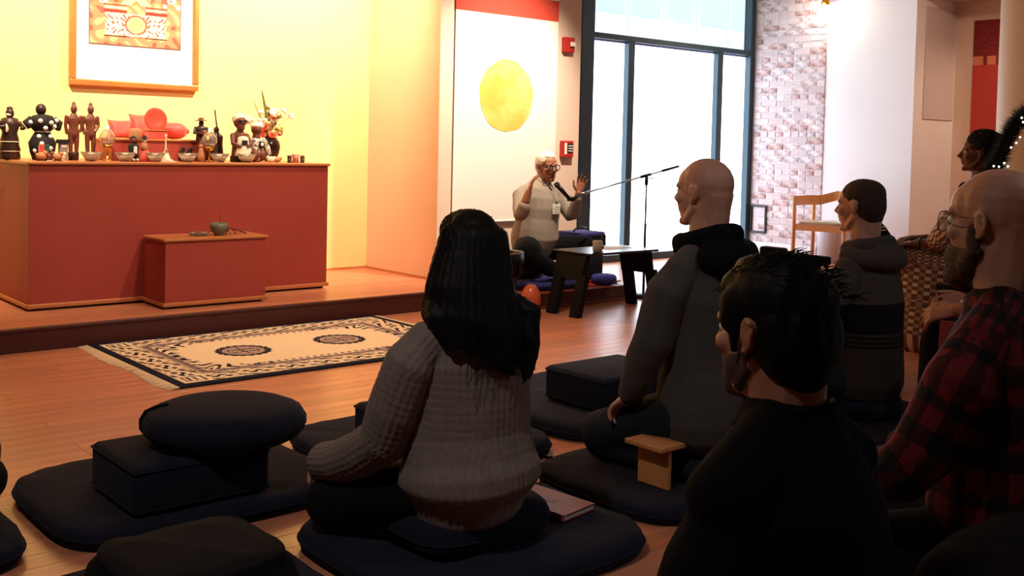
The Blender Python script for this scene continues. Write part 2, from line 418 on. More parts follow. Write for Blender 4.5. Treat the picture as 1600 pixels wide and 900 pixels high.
# framed print
PX0, PX1, PZ0, PZ1 = 2.483, 3.43, 1.575, 2.80
fr = thing('framed_print', 'large framed ornate print hanging on the yellow wall above the altar', 'picture', (2.95, 7.73, 1.57))
def rail(n, a, b, c, d):
    boxo(n, a, b, 7.690, 7.741, c, d, GOLD, fr, .008, 2)
rail('frame_rail', PX0, PX1, PZ0, PZ0 + .045); rail('frame_rail', PX0, PX1, PZ1 - .045, PZ1)
rail('frame_stile', PX0, PX0 + .04, PZ0 + .045, PZ1 - .045); rail('frame_stile', PX1 - .04, PX1, PZ0 + .045, PZ1 - .045)
boxo('mat_board', PX0 + .04, PX1 - .04, 7.715, 7.73, PZ0 + .045, PZ1 - .045, PAPER, fr, 0)
def grid_print(name, parent, fn, nx, ny, P, mtl, **t):
    """flat printed sheet: colour attribute painted in sheet coordinates; P maps (u,v) to a point"""
    u, v = np.meshgrid(np.linspace(0, 1, nx), np.linspace(0, 1, ny))
    col = fn(u, v).reshape(-1, 3); co = P(u.ravel(), v.ravel())
    idx = np.arange(nx * ny).reshape(ny, nx)
    f = np.stack([idx[:-1, :-1], idx[:-1, 1:], idx[1:, 1:], idx[1:, :-1]], -1).reshape(-1, 4)
    me = bpy.data.meshes.new(name); me.from_pydata(co.tolist(), [], f.tolist())
    a = me.color_attributes.new('print', 'FLOAT_COLOR', 'POINT'); a.data.foreach_set('color', np.hstack([col, np.ones((len(col), 1))]).astype(np.float32).ravel())
    me.materials.append(mtl); o = link(bpy.data.objects.new(name, me), parent); tag(o, **t); return o
def L3(c): return np.array(lin(c))
def paint(base, mask, c): base[mask] = L3(c)
def print_fn(u, v):
    c = np.zeros(u.shape + (3,)); c[:] = L3((.80, .52, .40))
    n = np.sin(u * 23 + np.sin(v * 17) * 2) * np.sin(v * 29 + np.sin(u * 13) * 2)
    paint(c, n > .35, (.88, .66, .50)); paint(c, n < -.6, (.66, .36, .30))
    x = np.abs(u - .5)
    w_ = (x < .33) & (v > .10) & (v < .30); paint(c, w_, (.93, .90, .82))
    n2 = np.sin(x * 60 + np.sin(v * 40) * 3) * np.sin(v * 70 + np.sin(x * 30) * 3)
    paint(c, w_ & (n2 > .3), (.60, .38, .34)); paint(c, w_ & (n2 < -.75), (.85, .60, .35))
    for a, b, q in ((.30, .325, (.62, .22, .2)), (.335, .35, (.9, .8, .7)), (.36, .375, (.55, .18, .18)), (.08, .095, (.25, .12, .12))):
        paint(c, (x < .34) & (x > .1) & (v > a) & (v < b), q)
    r = np.hypot(x, (v - .20) * 1.35); paint(c, r < .12, (.93, .78, .55)); paint(c, (r > .10) & (r < .12), (.66, .34, .28)); paint(c, (r < .07) & (np.sin(np.arctan2(v - .2, u - .5) * 10) > 0), (.84, .6, .42))
    body = (x < .16 - (v - .4) * .1) & (v > .38) & (v < .85); paint(c, body, (.95, .85, .62)); paint(c, body & (np.sin(v * 50 + x * 40) > .75), (.8, .5, .3))
    r2 = np.hypot(x, v - .72); paint(c, (r2 > .22) & (r2 < .26), (.75, .42, .3))
    cl = (x > .3) & (v > .38) & (np.sin(u * 30) * np.cos(v * 26) > .1); paint(c, cl, (.93, .88, .84)); paint(c, cl & (np.sin(u * 80) * np.cos(v * 70) > .6), (.45, .33, .33))
    paint(c, (x > .49) | (v < .012), (.42, .30, .28)); return c
PR = color_attr_mat('printed_paper', .7)
grid_print('printed_sheet', fr, print_fn, 150, 190, lambda u, v: np.stack([2.614 + .679 * u, np.full(u.shape, 7.7135), 1.872 + .80 * v], -1), PR)
# ------------------------------------------------------------------ banner with gold disc
bn = thing('wall_banner', 'tall white cloth banner with a gold disc and red top band beside the window', 'banner', (5.67, 6.71, .6))
BWH = mat('white_banner_cloth', (.95, .93, .90), .85, bump=.05, bs=200)
def bx(u, v, y=6.712): 
    x = 5.123 + (6.226 - 5.123) * u; return np.stack([x, y + .003 * np.sin(u * 9 + v * 2) * (1 - v), .60 + 2.09 * v], -1)
def banner_fn(u, v):
    c = np.zeros(u.shape + (3,)); c[:] = L3((.95, .93, .90)); return c
bm = newbm(); box(bm, 5.122, 6.228, 6.712, 6.7165, .60, 2.285); obj('cloth', bm, BWH, bn)
bm = newbm(); box(bm, 5.120, 6.230, 6.710, 6.717, 2.287, 2.46); obj('red_band', bm, mat('red_banner_band', (.80, .27, .20), .8, var=.05), bn, label='red top band')
boxo('upper_cloth', 5.122, 6.228, 6.712, 6.7165, 2.462, 2.75, BWH, bn, 0)
tubeo('hanging_rod', [(5.08, 6.716, 2.755), (6.27, 6.716, 2.755)], .01, TRIMW, bn)
boxo('hem_weight', 5.122, 6.228, 6.706, 6.722, .585, .60, PAPER, bn, .003)
bm = newbm()
ring = []
for k in range(64):
    a = 2 * PI * k / 64; r = 1 + .012 * math.sin(5 * a) + .01 * math.sin(11 * a + 1)
    ring.append((5.664 + .288 * r * math.cos(a), 1.628 + .298 * r * math.sin(a)))
top = [bm.verts.new((x, 6.7095, z)) for x, z in ring]; bot = [bm.verts.new((x, 6.7118, z)) for x, z in ring]
bm.faces.new(top); bm.faces.new(bot[::-1])
for k in range(64): bm.faces.new((top[k], top[(k + 1) % 64], bot[(k + 1) % 64], bot[k]))
obj('gold_disc', bm, mat('gold_leaf', (.93, .84, .40), .45, metal=.25, var=.12, vs_=5, col2=(.97, .90, .55), bump=.3, bs=12), bn, label='gold leaf disc')
# alarms
t = thing('fire_alarm_strobe', 'red fire alarm strobe high on the wall between banner and window', 'alarm', (6.355, 6.74, 2.1))
boxo('alarm_body', 6.295, 6.415, 6.695, 6.739, 2.035, 2.165, mat('alarm_red', (.72, .16, .13), .4), t, .006, 2)
boxo('strobe_lens', 6.355, 6.405, 6.672, 6.696, 2.085, 2.125, mat('lens_clear', (.9, .9, .88), .1), t, .006, 2)
t = thing('fire_alarm_pull_box', 'red fire alarm pull box with dark window, low on the wall between banner and window', 'alarm', (6.355, 6.74, 1.2))
boxo('alarm_body', 6.300, 6.425, 6.69, 6.739, 1.125, 1.27, bpy.data.materials['alarm_red'], t, .006, 2)
boxo('dark_window', 6.352, 6.415, 6.686, 6.691, 1.165, 1.245, BLKM, t, .002)
for q in range(3): boxo('lettering_bar', 6.358, 6.409, 6.6845, 6.6862, 1.178 + q * .022, 1.186 + q * .022, PAPER, t, 0)
boxo('pull_handle', 6.315, 6.34, 6.682, 6.691, 1.15, 1.25, PAPER, t, .002)
# ------------------------------------------------------------------ niche banner, pillar, garland, lamp
t = thing('red_wall_hanging', 'red cloth hanging with darker brocade top on the far right niche wall', 'wall hanging', (11.36, 5.3, 1.3))
HR = mat('red_cloth', (.74, .25, .21), .85); HD = mat('dark_red_brocade', (.50, .12, .13), .8, var=.5, vs_=40)
boxo('brocade_panel', 11.352, 11.362, 5.02, 5.575, 2.30, 2.69, HD, t, 0)
boxo('ribbon_band', 11.353, 11.360, 5.02, 5.57, 2.205, 2.30, mat('orange_ribbon', (.84, .50, .36), .7), t, 0)
for y in (5.44, 5.30, 5.15): boxo('ribbon_loop', 11.350, 11.353, y - .02, y + .02, 2.205, 2.30, HD, t, 0)
boxo('cloth_panel', 11.352, 11.362, 5.02, 5.575, 1.10, 2.205, HR, t, 0)
col = latheo('pillar', [(.34, 0), (.34, 3.3)], (7.28, 3.02, 0), mat('pillar_paint', (.90, .84, .78), .6), n=64, kind='structure')
col.name = 'trim_2'; col['label'] = 'round cream pillar at the right edge'
# track lamp at the top beside the brick wall
t = thing('track_spotlight', 'small wall spotlight glowing above the brick wall', 'lamp', (10.36, 6.80, 2.95))
tubeo('lamp_arm', [(10.50, 6.84, 3.02), (10.42, 6.82, 3.02), (10.38, 6.80, 2.97)], .010, BRASS, t)
bm = newbm(); lathe(bm, [(.012, .09), (.04, .06), (.055, 0)], (10.37, 6.80, 2.86)); obj('lamp_shade', bm, BRASS, t, True)
bm = newbm(); ball(bm, (10.37, 6.80, 2.865), .032); obj('bulb', bm, mat('bulb_glow', (1, .93, .8), .5, emit=40), t, True)
l = bpy.data.lights.new('lamp_light', 'POINT'); l.energy = 12; l.color = (1, .85, .65); l.shadow_soft_size = .03
o = bpy.data.objects.new('lamp_light', l); C.objects.link(o); o.location = (10.30, 6.80, 2.82)
# ------------------------------------------------------------------ rug
def rug_fn(u, v):
    W_, H_ = 1.955, 1.30
    X, Y = u * W_, v * H_; c = np.zeros(u.shape + (3,)); CR = (.93, .83, .70); NV = (.10, .11, .18); MV = (.50, .40, .42)
    c[:] = L3(CR)
    dx, dy = np.minimum(X, W_ - X), np.minimum(Y, H_ - Y); d = np.minimum(dx, dy)
    # border scrolls (0.045 .. 0.20) run along the nearer edge
    along = np.where(dx < dy, Y, X); 
    b = (d > .05) & (d < .20); q = (d - .05) / .15
    sc = np.sin(along * 2 * PI / .21 + 2.2 * np.sin(q * PI * 2)) + .9 * np.sin(along * 2 * PI / .105 + q * 7) * np.cos(q * PI * 3)
    paint(c, b & (sc > .75), NV); paint(c, b & (sc < -1.15), NV); paint(c, b & (np.abs(sc + .35) < .10), MV)
    for X0 in (.125, W_ - .125):
        for Y0 in (.125, H_ - .125):
            r = np.maximum(np.abs(X - X0), np.abs(Y - Y0)); m = r < .075; paint(c, m, CR)
            paint(c, m & (((r > .045) & (r < .055)) | (np.sin((X - X0) * 190) * (r < .035) > .3)), NV)
    paint(c, (d > .20) & (d < .207), NV); paint(c, (d > .215) & (d < .247), MV); paint(c, (d > .215) & (d < .247) & (np.sin(along * 90) > .6), (.62, .52, .50)); paint(c, (d > .247) & (d < .254), NV)
    k = (d > .265) & (d < .30); paint(c, k & (np.sin(along * 2 * PI / .045) > .1) & (along > .5) & (along < np.where(dx < dy, .8, 1.45)), MV)
    # corner scrolls
    fx, fy = dx - .26, dy - .26; rr = np.hypot(fx, fy); th = np.arctan2(fy, fx)
    cm = (fx > 0) & (fy > 0) & (fx + fy < .27)
    paint(c, cm & (np.sin(rr * 75 + 3 * np.sin(th * 6)) > .25), NV); paint(c, (fx > .0) & (fy > 0) & (fx + fy >= .27) & (fx + fy < .40) & (fy < .05 + .03 * np.sin(fx * 60)) & (np.sin(fx * 70) > -.1), NV)
    paint(c, (fx > .0) & (fy > 0) & (fx + fy >= .27) & (fx + fy < .46) & (fx < .06 + .03 * np.sin(fy * 50)) & (np.sin(fy * 60) > -.1), NV)
    for X0 in (W_ * .335, W_ * .66):
        x_, y_ = X - X0, Y - H_ / 2; r = np.hypot(x_, y_); a = np.arctan2(y_, x_); R1 = .150 + .014 * np.abs(np.sin(a * 10))
        paint(c, (r < R1) & (r > .118), NV); paint(c, (r > .128) & (r < .137) & (np.sin(a * 20) > 0), MV); paint(c, (r < .113) & (r > .104), MV)
        paint(c, (r < .10), MV); g = np.sin(x_ * 150) * np.sin(y_ * 150); paint(c, (r < .088) & (np.abs(g) > .5), CR); paint(c, (r < .088) & (np.abs(x_) < .006), NV); paint(c, (r < .088) & (np.abs(np.abs(y_) - .03) < .006), NV)
    paint(c, d < .045, NV)
    c *= (1 + .05 * np.sin(X * 400)[..., None] * np.sin(Y * 420)[..., None]); return c
rg = thing('carpet', 'cream and navy oriental rug with two medallions on the floor before the stage', 'rug', (3.08, 5.56, 0))
RX0, RX1, RY0, RY1 = 2.105, 4.06, 4.905, 6.205
bm = newbm(); box(bm, RX0, RX1, RY0, RY1, .001, .0112, .004, 2); obj('navy_backing', bm, mat('navy_wool', (.08, .09, .15), .95, bump=.4, bs=200), rg)
grid_print('woven_pile', rg, rug_fn, 480, 320, lambda u, v: np.stack([RX0 + .004 + (RX1 - RX0 - .008) * u, RY0 + .004 + (RY1 - RY0 - .008) * v, np.full(u.shape, .0125)], -1), color_attr_mat('wool_pile', .95, .35))
for nm, x, s in (('fringe', RX0, -1), ('fringe', RX1, 1)):
    bm = newbm(); r2 = random.Random(int(x * 100))
    for i in range(260):
        y = RY0 + (i + .5) / 260 * (RY1 - RY0); L_ = .062 + r2.uniform(-.012, .008) + .012 * math.sin(y * 9); dy = r2.uniform(-.01, .01)
        tube(bm, [(x, y, .008), (x + s * L_ * .5, y + dy, .006), (x + s * L_, y + dy * 1.5, .0035)], [.0028, .0026, .0018], 4)
    o = obj(nm, bm, mat('cream_fringe', (.90, .80, .68), .9), rg); o['kind'] = 'stuff'
# ------------------------------------------------------------------ cushions
def cushion_bm(x0, x1, y0, y1, z0, z1, rad=.10, puff=.6, n=22, seed=0, sag=.004):
    """sewn flat cushion: superellipse plan, domed edge, small wrinkles"""
    bm = newbm(); cx, cy = (x0 + x1) / 2, (y0 + y1) / 2; hx, hy = (x1 - x0) / 2, (y1 - y0) / 2; h = z1 - z0; r2 = random.Random(seed); ph = [r2.uniform(0, 6) for _ in range(6)]
    m = 56; rings = []
    prof = [(0, 0, -1)] 
    def outline(k, s):
        a = 2 * PI * k / m; e = 2 / (2 + min(hx, hy) / rad * 1.1)
        ca, sa = math.cos(a), math.sin(a)
        return (cx + hx * s * math.copysign(abs(ca) ** e, ca), cy + hy * s * math.copysign(abs(sa) ** e, sa))
    def wr(x, y): return sag * (math.sin(x * 21 + ph[0]) * math.sin(y * 17 + ph[1]) + .6 * math.sin(x * 43 + y * 31 + ph[2]))
    lv = [(.3, 0), (.7, 0), (1 - .30 * puff * h / min(hx, hy), 0), (1 - .08 * h / min(hx, hy), .14), (1, .42), (1, .58), (1 - .08 * h / min(hx, hy), .84), (1 - .30 * puff * h / min(hx, hy), .97), (.84, 1.02), (.6, 1.04), (.3, 1.05)]
    for s, t in lv:
        ring = []
        for k in range(m):
            x, y = outline(k, s); zz = z0 + h * t + (wr(x, y) if t > .3 else 0)
            ring.append(bm.verts.new((x, y, max(zz, z0))))
        rings.append(ring)
    for a, b in zip(rings, rings[1:]):
        for k in range(m): bm.faces.new((a[k], a[(k + 1) % m], b[(k + 1) % m], b[k]))
    cb = bm.verts.new((cx, cy, z0)); ct = bm.verts.new((cx, cy, z0 + h * 1.05 + wr(cx, cy)))
    for k in range(m): bm.faces.new((cb, rings[0][(k + 1) % m], rings[0][k])); bm.faces.new((ct, rings[-1][k], rings[-1][(k + 1) % m]))
    return bm, [outline(k, 1.003) for k in range(m)]
def mat_cushion(label, x0, x1, y0, y1, z1=.065, group='meditation mats on the floor', z0=.001, m=None, tagp=None, seed=0, rad=.16):
    t = thing('floor_mat', label, 'mat', ((x0 + x1) / 2, (y0 + y1) / 2, z0), group)
    bm, ol = cushion_bm(x0, x1, y0, y1, z0, z1, rad=rad, seed=seed); obj('mat_body', bm, m or NAVY, t, True)
    zc = z0 + (z1 - z0) * .5; tubeo('piping', [(x, y, zc) for x, y in ol], .0035, m or NAVY, t, 6, True)
    if tagp: boxo('zip_tag', tagp[0] - .012, tagp[0] + .012, tagp[1] - .03, tagp[1] + .004, .012, .026, BLKM, t, .003)
    return t
def block_cushion(label, x0, x1, y0, y1, z0, z1, rz=0, m=None, handle=None):
    t = thing('block_cushion', label, 'cushion', ((x0 + x1) / 2, (y0 + y1) / 2, z0), 'firm block cushions')
    bm = newbm(); box(bm, x0, x1, y0, y1, z0, z1, .022, 4); obj('cushion_body', bm, m or NAVY, t, True)
    e = .008
    for z in (z0 + .016, z1 - .016): tubeo('piping', [(x0 + e, y0 - .001, z), (x1 - e, y0 - .001, z), (x1 + .001, y0 + e, z), (x1 + .001, y1 - e, z), (x1 - e, y1 + .001, z), (x0 + e, y1 + .001, z), (x0 - .001, y1 - e, z), (x0 - .001, y0 + e, z)], .003, m or NAVY, t, 6, True)
    return t
G1 = 'meditation mats on the floor'
mat_cushion('navy mat under the block cushion and round cushion, front left', 1.00, 1.96, 3.04, 3.83, seed=1)
mat_cushion('navy mat behind and left of the long-haired woman, its tag showing at her right', 2.02, 2.90, 2.99, 3.80, seed=2, tagp=(2.76, 2.985))
mat_cushion('navy mat under the block cushion in front of the kneeling bald man', 2.99, 3.94, 3.02, 3.99, seed=3, tagp=None)
mat_cushion('navy mat under the kneeling bald man and his bench', 2.53, 3.44, 2.16, 2.90, z1=.055, seed=4)
mat_cushion('navy mat under the seated long-haired woman, with a red book on it', 1.535, 2.44, 2.07, 2.87, seed=5)
mat_cushion('dark mat at the far left edge of the picture', .02, .925, 3.06, 3.85, seed=6)
mat_cushion('dark mat at the bottom left, under the nearest empty cushion', .66, 1.46, 2.10, 2.86, seed=7)
mat_cushion('dark mat under the striped hooded man', 3.80, 4.62, 2.10, 2.98, seed=8)
block_cushion('navy block cushion carrying the round cushion, front left', 1.197, 1.645, 3.105, 3.49, .070, .222)
block_cushion('navy block cushion behind the long-haired woman at her left', 2.18, 2.62, 3.06, 3.46, .072, .218)
block_cushion('large navy block cushion on the mat left of the kneeling bald man', 3.24, 3.72, 3.14, 3.53, .072, .225)
# round cushion on the block
def round_cushion(label, cx, cy, z0, rx, ry, h, rz=0, pleats=26, m=None, strap=True, wob=0):
    t = thing('round_cushion', label, 'cushion', (cx, cy, z0), 'round cushions')
    bm = newbm(); rings = []; n = 78
    pr_ = [(.55, 0), (.80, .03), (.93, .16), (1, .38), (1.0, .62), (.94, .84), (.80, .97), (.55, 1.04), (.25, 1.07)]
    for s, q in pr_:
        ring = []
        for k in range(n):
            a = 2 * PI * k / n; pl = 1 + (.008 * math.cos(pleats * a) if .1 < q < .95 else 0)
            ring.append(bm.verts.new((cx + rx * s * pl * math.cos(a), cy + ry * s * pl * math.sin(a), z0 + h * q + wob * s * math.cos(a) * (q > .1))))
        rings.append(ring)
    for a, b in zip(rings, rings[1:]):
        for k in range(n): bm.faces.new((a[k], a[(k + 1) % n], b[(k + 1) % n], b[k]))
    bm.faces.new(rings[0][::-1]); bm.faces.new(rings[-1]); obj('cushion_body', bm, m or NAVY, t, True)
    if strap: 
        a0 = 2.65
        P = [(cx + rx * s * math.cos(a0), cy + ry * s * math.sin(a0), z0 + h * q) for s, q in ((.70, 1.03), (.84, .97), (.97, .84), (1.03, .60), (1.03, .36), (.96, .15))]
        tubeo('carrying_strap', P, .006, BLACKC, t, 8)
    return t
round_cushion('round navy cushion resting on the block cushion, front left', 1.56, 3.26, .225, .262, .262, .115)
# nearest empty cushion (bottom left)
t = thing('block_cushion', 'large dark cushion at the bottom left edge, nearest the camera', 'cushion', (1.02, 2.32, .07), 'firm block cushions')
bm, ol = cushion_bm(.80, 1.25, 2.10, 2.52, .068, .262, rad=.13, seed=11); obj('cushion_body', bm, BLACKC, t, True)
tubeo('piping', [(x, y, .16) for x, y in ol], .003, BLACKC, t, 6, True)
# low seat cushion under the woman (crescent)
t = thing('round_cushion', 'crescent navy cushion the long-haired woman sits on', 'cushion', (1.92, 2.42, .07), 'round cushions')
bm, ol = cushion_bm(1.69, 2.17, 2.25, 2.60, .069, .170, rad=.12, seed=12); obj('cushion_body', bm, NAVY, t, True)
tubeo('piping', [(x, y, .115) for x, y in ol], .003, NAVY, t, 6, True)
# red book
RB = mat('red_book_cover', (.55, .18, .17), .5, var=.08)
t = thing('book', 'closed red hardcover book lying on the mat beside the long-haired woman', 'book', (2.27, 2.45, .07))
B = [(2.350, 2.590), (2.190, 2.560), (2.215, 2.310), (2.375, 2.335)]
def slab(bm, P, z0, z1):
    a = [bm.verts.new((x, y, z0)) for x, y in P]; b = [bm.verts.new((x, y, z1)) for x, y in P]
    bm.faces.new(a[::-1]); bm.faces.new(b)
    for k in range(len(P)): bm.faces.new((a[k], a[(k + 1) % len(P)], b[(k + 1) % len(P)], b[k]))
for z in (.0705, .0885): bm = newbm(); slab(bm, B, z, z + .0025); obj('cover', bm, RB, t)
c0 = Vector((2.2825, 2.449)); Bi = [tuple(c0 + (Vector(p) - c0) * .965) for p in B]
bm = newbm(); slab(bm, Bi, .073, .0885); obj('page_block', bm, PAPER, t)
bm = newbm(); slab(bm, [B[1], B[2], (B[2][0] + .004, B[2][1]), (B[1][0] + .004, B[1][1])], .0705, .091); obj('spine', bm, mat('book_spine', (.62, .30, .27), .5), t)
bm = newbm(); slab(bm, [tuple(c0 + (Vector(p) - c0) * s) for p, s in ((B[0], .2), (B[1], .2), (B[2], .2), (B[3], .2))], .091, .0918); obj('blind_stamp', bm, mat('book_stamp', (.42, .12, .12), .5), t)
# seiza bench
t = thing('kneeling_bench', 'pale wooden kneeling bench under the bald man', 'bench', (2.88, 2.40, .055))
bm = newbm(); box(bm, 2.68, 3.10, 2.33, 2.50, .196, .214, .004, 2); obj('seat', bm, BEECH, t)
for x in (2.735, 3.03): bm = newbm(); box(bm, x, x + .018, 2.345, 2.485, .0565, .195, .003, 2); obj('leg', bm, BEECH, t)
# ------------------------------------------------------------------ teacher's corner
t = thing('teacher_platform', 'low dark red wooden platform under the speaker', 'platform', (5.72, 6.27, 0))
boxo('platform_body', 5.19, 6.265, 5.825, 6.72, 0.002, .108, mat('platform_red', (.30, .13, .11), .4, var=.1), t, .004)
boxo('platform_top', 5.18, 6.275, 5.815, 6.72, .108, .124, mat('platform_wood', (.50, .24, .18), .35, var=.1), t, .006, 2)
boxo('foot_moulding', 5.182, 6.273, 5.817, 5.825, .002, .02, bpy.data.materials['platform_wood'], t, .002)
bm, _ = cushion_bm(5.25, 6.25, 5.90, 6.70, .1245, .134, rad=.05); tag(obj('red_floor_mat', bm, mat('red_felt', (.66, .14, .15), .9), None, True), 'thin red cloth mat spread on the speaker\'s platform', 'mat')
mat_cushion('blue mat under the speaker on the platform', 5.22, 5.91, 5.86, 6.66, z0=.135, z1=.185, m=mat('blue_cotton', (.17, .17, .42), .9, bump=.3), seed=14, group=None)
round_cushion('blue round cushion with a white tag at the right end of the platform', 6.06, 5.925, .135, .115, .09, .07, m=mat('violet_blue_cotton', (.26, .26, .62), .9), strap=False)
round_cushion('dark round cushion under the speaker', 5.48, 6.33, .187, .22, .22, .12, m=NAVY, strap=False)
tag(boxo('paper_tag', 6.19, 6.235, 5.90, 5.96, .136, .150, PAPER, None, .002), 'small white tag on the platform beside the blue round cushion', 'tag')
PU = mat('purple_blue_fabric', (.20, .19, .46), .85, bump=.3)
t = thing('block_cushion', 'tall navy block cushion standing at the right end of the platform, under the blue bag', 'cushion', (6.11, 6.25, .135), 'firm block cushions')
bm = newbm(); box(bm, 5.96, 6.265, 6.13, 6.37, .136, .402, .02, 3); obj('cushion_body', bm, NAVY, t, True)
t = thing('carry_bag', 'violet-blue zipped bag with a top handle on the tall block cushion', 'bag', (6.11, 6.25, .40))
bm = newbm(); box(bm, 5.945, 6.275, 6.12, 6.38, .404, .525, .02, 3); obj('bag_body', bm, PU, t, True)
bm = newbm(); box(bm, 5.95, 6.27, 6.115, 6.121, .408, .50, .002); obj('dark_front_pocket', bm, NAVY, t)
tubeo('handle', [(6.02, 6.25, .522), (6.04, 6.25, .545), (6.11, 6.25, .556), (6.18, 6.25, .545), (6.20, 6.25, .522)], .007, BLKM, t, 8)
# low table
t = thing('low_table', 'low black wooden table in front of the speaker', 'table', (5.68, 5.56, 0))
bm = newbm(); box(bm, 5.33, 6.06, 5.35, 5.75, .440, .458, .004, 2); obj('tabletop', bm, BLKW, t)
for s, x, xf in ((-1, 5.36, 5.25), (1, 6.01, 6.10)):
    bm = newbm()
    def sl(y0, y1, za, zb):
        fa, fb = (za / .44), (zb / .44); xa, xb = xf + (x - xf) * fa, xf + (x - xf) * fb; w0, w1 = .024, .024
        v = [bm.verts.new(p) for p in ((xa - w0, y0, za), (xa + w0, y0, za), (xa + w0, y1, za), (xa - w0, y1, za))]; 
        q = [bm.verts.new(p) for p in ((xb - w1, y0, zb), (xb + w1, y0, zb), (xb + w1, y1, zb), (xb - w1, y1, zb))]
        bm.faces.new(v[::-1]); bm.faces.new(q)
        for k in range(4): bm.faces.new((v[k], v[(k + 1) % 4], q[(k + 1) % 4], q[k]))
    sl(5.40, 5.70, .27, .439); obj('trestle_panel', bm, BLKL, t)
    for y0, y1 in ((5.365, 5.45), (5.61, 5.695)):
        bm = newbm(); sl(y0, y1, .002, .30); obj('leg', bm, BLKL, t)
cup = thing('cup', 'pale ceramic cup at the front left corner of the low table', 'cup', (5.46, 5.40, .458))
latheo('cup_body', [(.026, 0), (.034, .004), (.036, .045), (.035, .078), (.032, .086), (.029, .080), (.028, .02)], (5.46, 5.41, .4585), mat('glazed_stoneware', (.68, .64, .58), .4), cup)
t = thing('wooden_bell', 'small round brown wooden bell with striker on the low table', 'bell', (5.56, 5.50, .458))
bm = newbm(); ball(bm, (5.575, 5.50, .483), (.034, .030, .024), 16); obj('bell_body', bm, mat('brown_lacquer', (.50, .24, .13), .3), t, True)
tubeo('striker', [(5.585, 5.50, .50), (5.60, 5.505, .57)], .004, BLKM, t, 8)
t = thing('paper_sheets', 'loose white papers spread over the low table', 'papers', (5.80, 5.58, .458))
for i, (x, y, a) in enumerate(((5.74, 5.56, .1), (5.86, 5.60, -.15), (5.80, 5.62, .3))):
    bm = newbm(); P = [(x + ca * math.cos(a) - sa * math.sin(a), y + ca * math.sin(a) + sa * math.cos(a)) for ca, sa in ((-.1, -.07), (.1, -.07), (.1, .07), (-.1, .07))]
    slab(bm, P, .4585 + i * .0008, .4591 + i * .0008); obj('sheet', bm, PAPER, t)
# microphone and stand
t = thing('microphone_stand', 'black boom microphone stand between low table and window', 'stand', (6.43, 5.83, 0))
px_, py_ = 6.46, 5.86
tubeo('pole', [(px_, py_, .03), (px_, py_, .60)], .011, BLKM, t); tubeo('upper_pole', [(px_, py_, .60), (px_, py_, .955)], .008, STEEL, t)
bm = newbm(); lathe(bm, [(.014, 0), (.016, .03), (.012, .07)], (px_, py_, .92)); obj('clutch', bm, BLKM, t, True)
latheo('round_base', [(.12, 0), (.125, .01), (.12, .022), (.02, .032)], (px_, py_, .002), BLKM, t, 32)
bA, bB = Vector((5.735, 5.885, .852)), Vector((6.84, 5.85, 1.075))
tubeo('boom', [bA, bB], .007, STEEL, t); tubeo('boom_grip', [bA + (bB - bA) * .82, bB], .011, BLKM, t)
tubeo('boom_sleeve', [bA + (bB - bA) * .60, bA + (bB - bA) * .70], .013, BLKM, t)
tubeo('boom_tip', [bA, bA + (bB - bA) * .09], .010, STEEL, t)
tubeo('wing_screw', [(px_ + .02, py_, .975), (px_ + .07, py_ - .02, .975)], .004, BLKM, t, 6)
t = thing('microphone', 'black handheld microphone with mesh head pointing at the speaker\'s chin', 'microphone', (5.60, 5.88, .83))
tubeo('microphone_body', [(5.515, 5.90, .915), (5.60, 5.885, .835), (5.635, 5.88, .812)], [.019, .014, .013], BLKM, t, 14)
bm = newbm(); ball(bm, (5.503, 5.903, .926), .024, 16); obj('mesh_head', bm, mat('grille', (.25, .24, .25), .5, metal=.7, bump=1, bs=400), t, True)
tubeo('microphone_clip', [(5.61, 5.884, .822), (5.66, 5.882, .815), (5.735, 5.885, .850)], [.022, .018, .014], BLKM, t, 12)
# bell bowl beside the woman's hair
t = thing('bell_bowl', 'large black bell bowl on a stand left of the speaker, mostly behind the woman\'s hair', 'bell', (5.02, 5.98, 0))
latheo('bowl', [(.05, 0), (.12, .01), (.165, .06), (.175, .14), (.172, .215), (.160, .215), (.160, .14), (.15, .07), (.10, .03)], (5.0, 5.95, .215), mat('black_bronze', (.06, .06, .065), .3, metal=.6), t, 40)
tubeo('rim', [(5.0 + .168 * math.cos(a * PI / 20), 5.95 + .168 * math.sin(a * PI / 20), .432) for a in range(40)], .006, STEEL, t, 6, True)
latheo('stand', [(.10, 0), (.11, .02), (.07, .05), (.07, .17), (.12, .20), (.12, .212)], (5.0, 5.95, 0.002), BLKW, t)
t = thing('wooden_drum', 'round orange-brown wooden drum on the floor behind the woman\'s hair', 'drum', (5.045, 5.66, 0))
bm = newbm(); ball(bm, (5.045, 5.66, .115), (.075, .075, .112), 20); obj('drum_body', bm, mat('orange_lacquer', (.78, .36, .20), .3), t, True)
bm = newbm(); ball(bm, (4.86, 5.58, .06), (.10, .09, .055), 20); tag(obj('drum_cushion', bm, mat('brown_brocade', (.25, .15, .13), .5), None, True), 'small dark shiny cushion beside the wooden drum', 'cushion')
# beech armchair by the brick wall, built at its place
t = thing('wooden_armchair', 'pale wooden armchair with curved rail by the brick wall', 'chair', (9.83, 6.33, 0))
AX, AY = 9.83, 6.33
def W(x, y, z): return (AX + x * .218 + y * .976, AY - x * .976 + y * .218, z if z < .01 else z * 1.07)
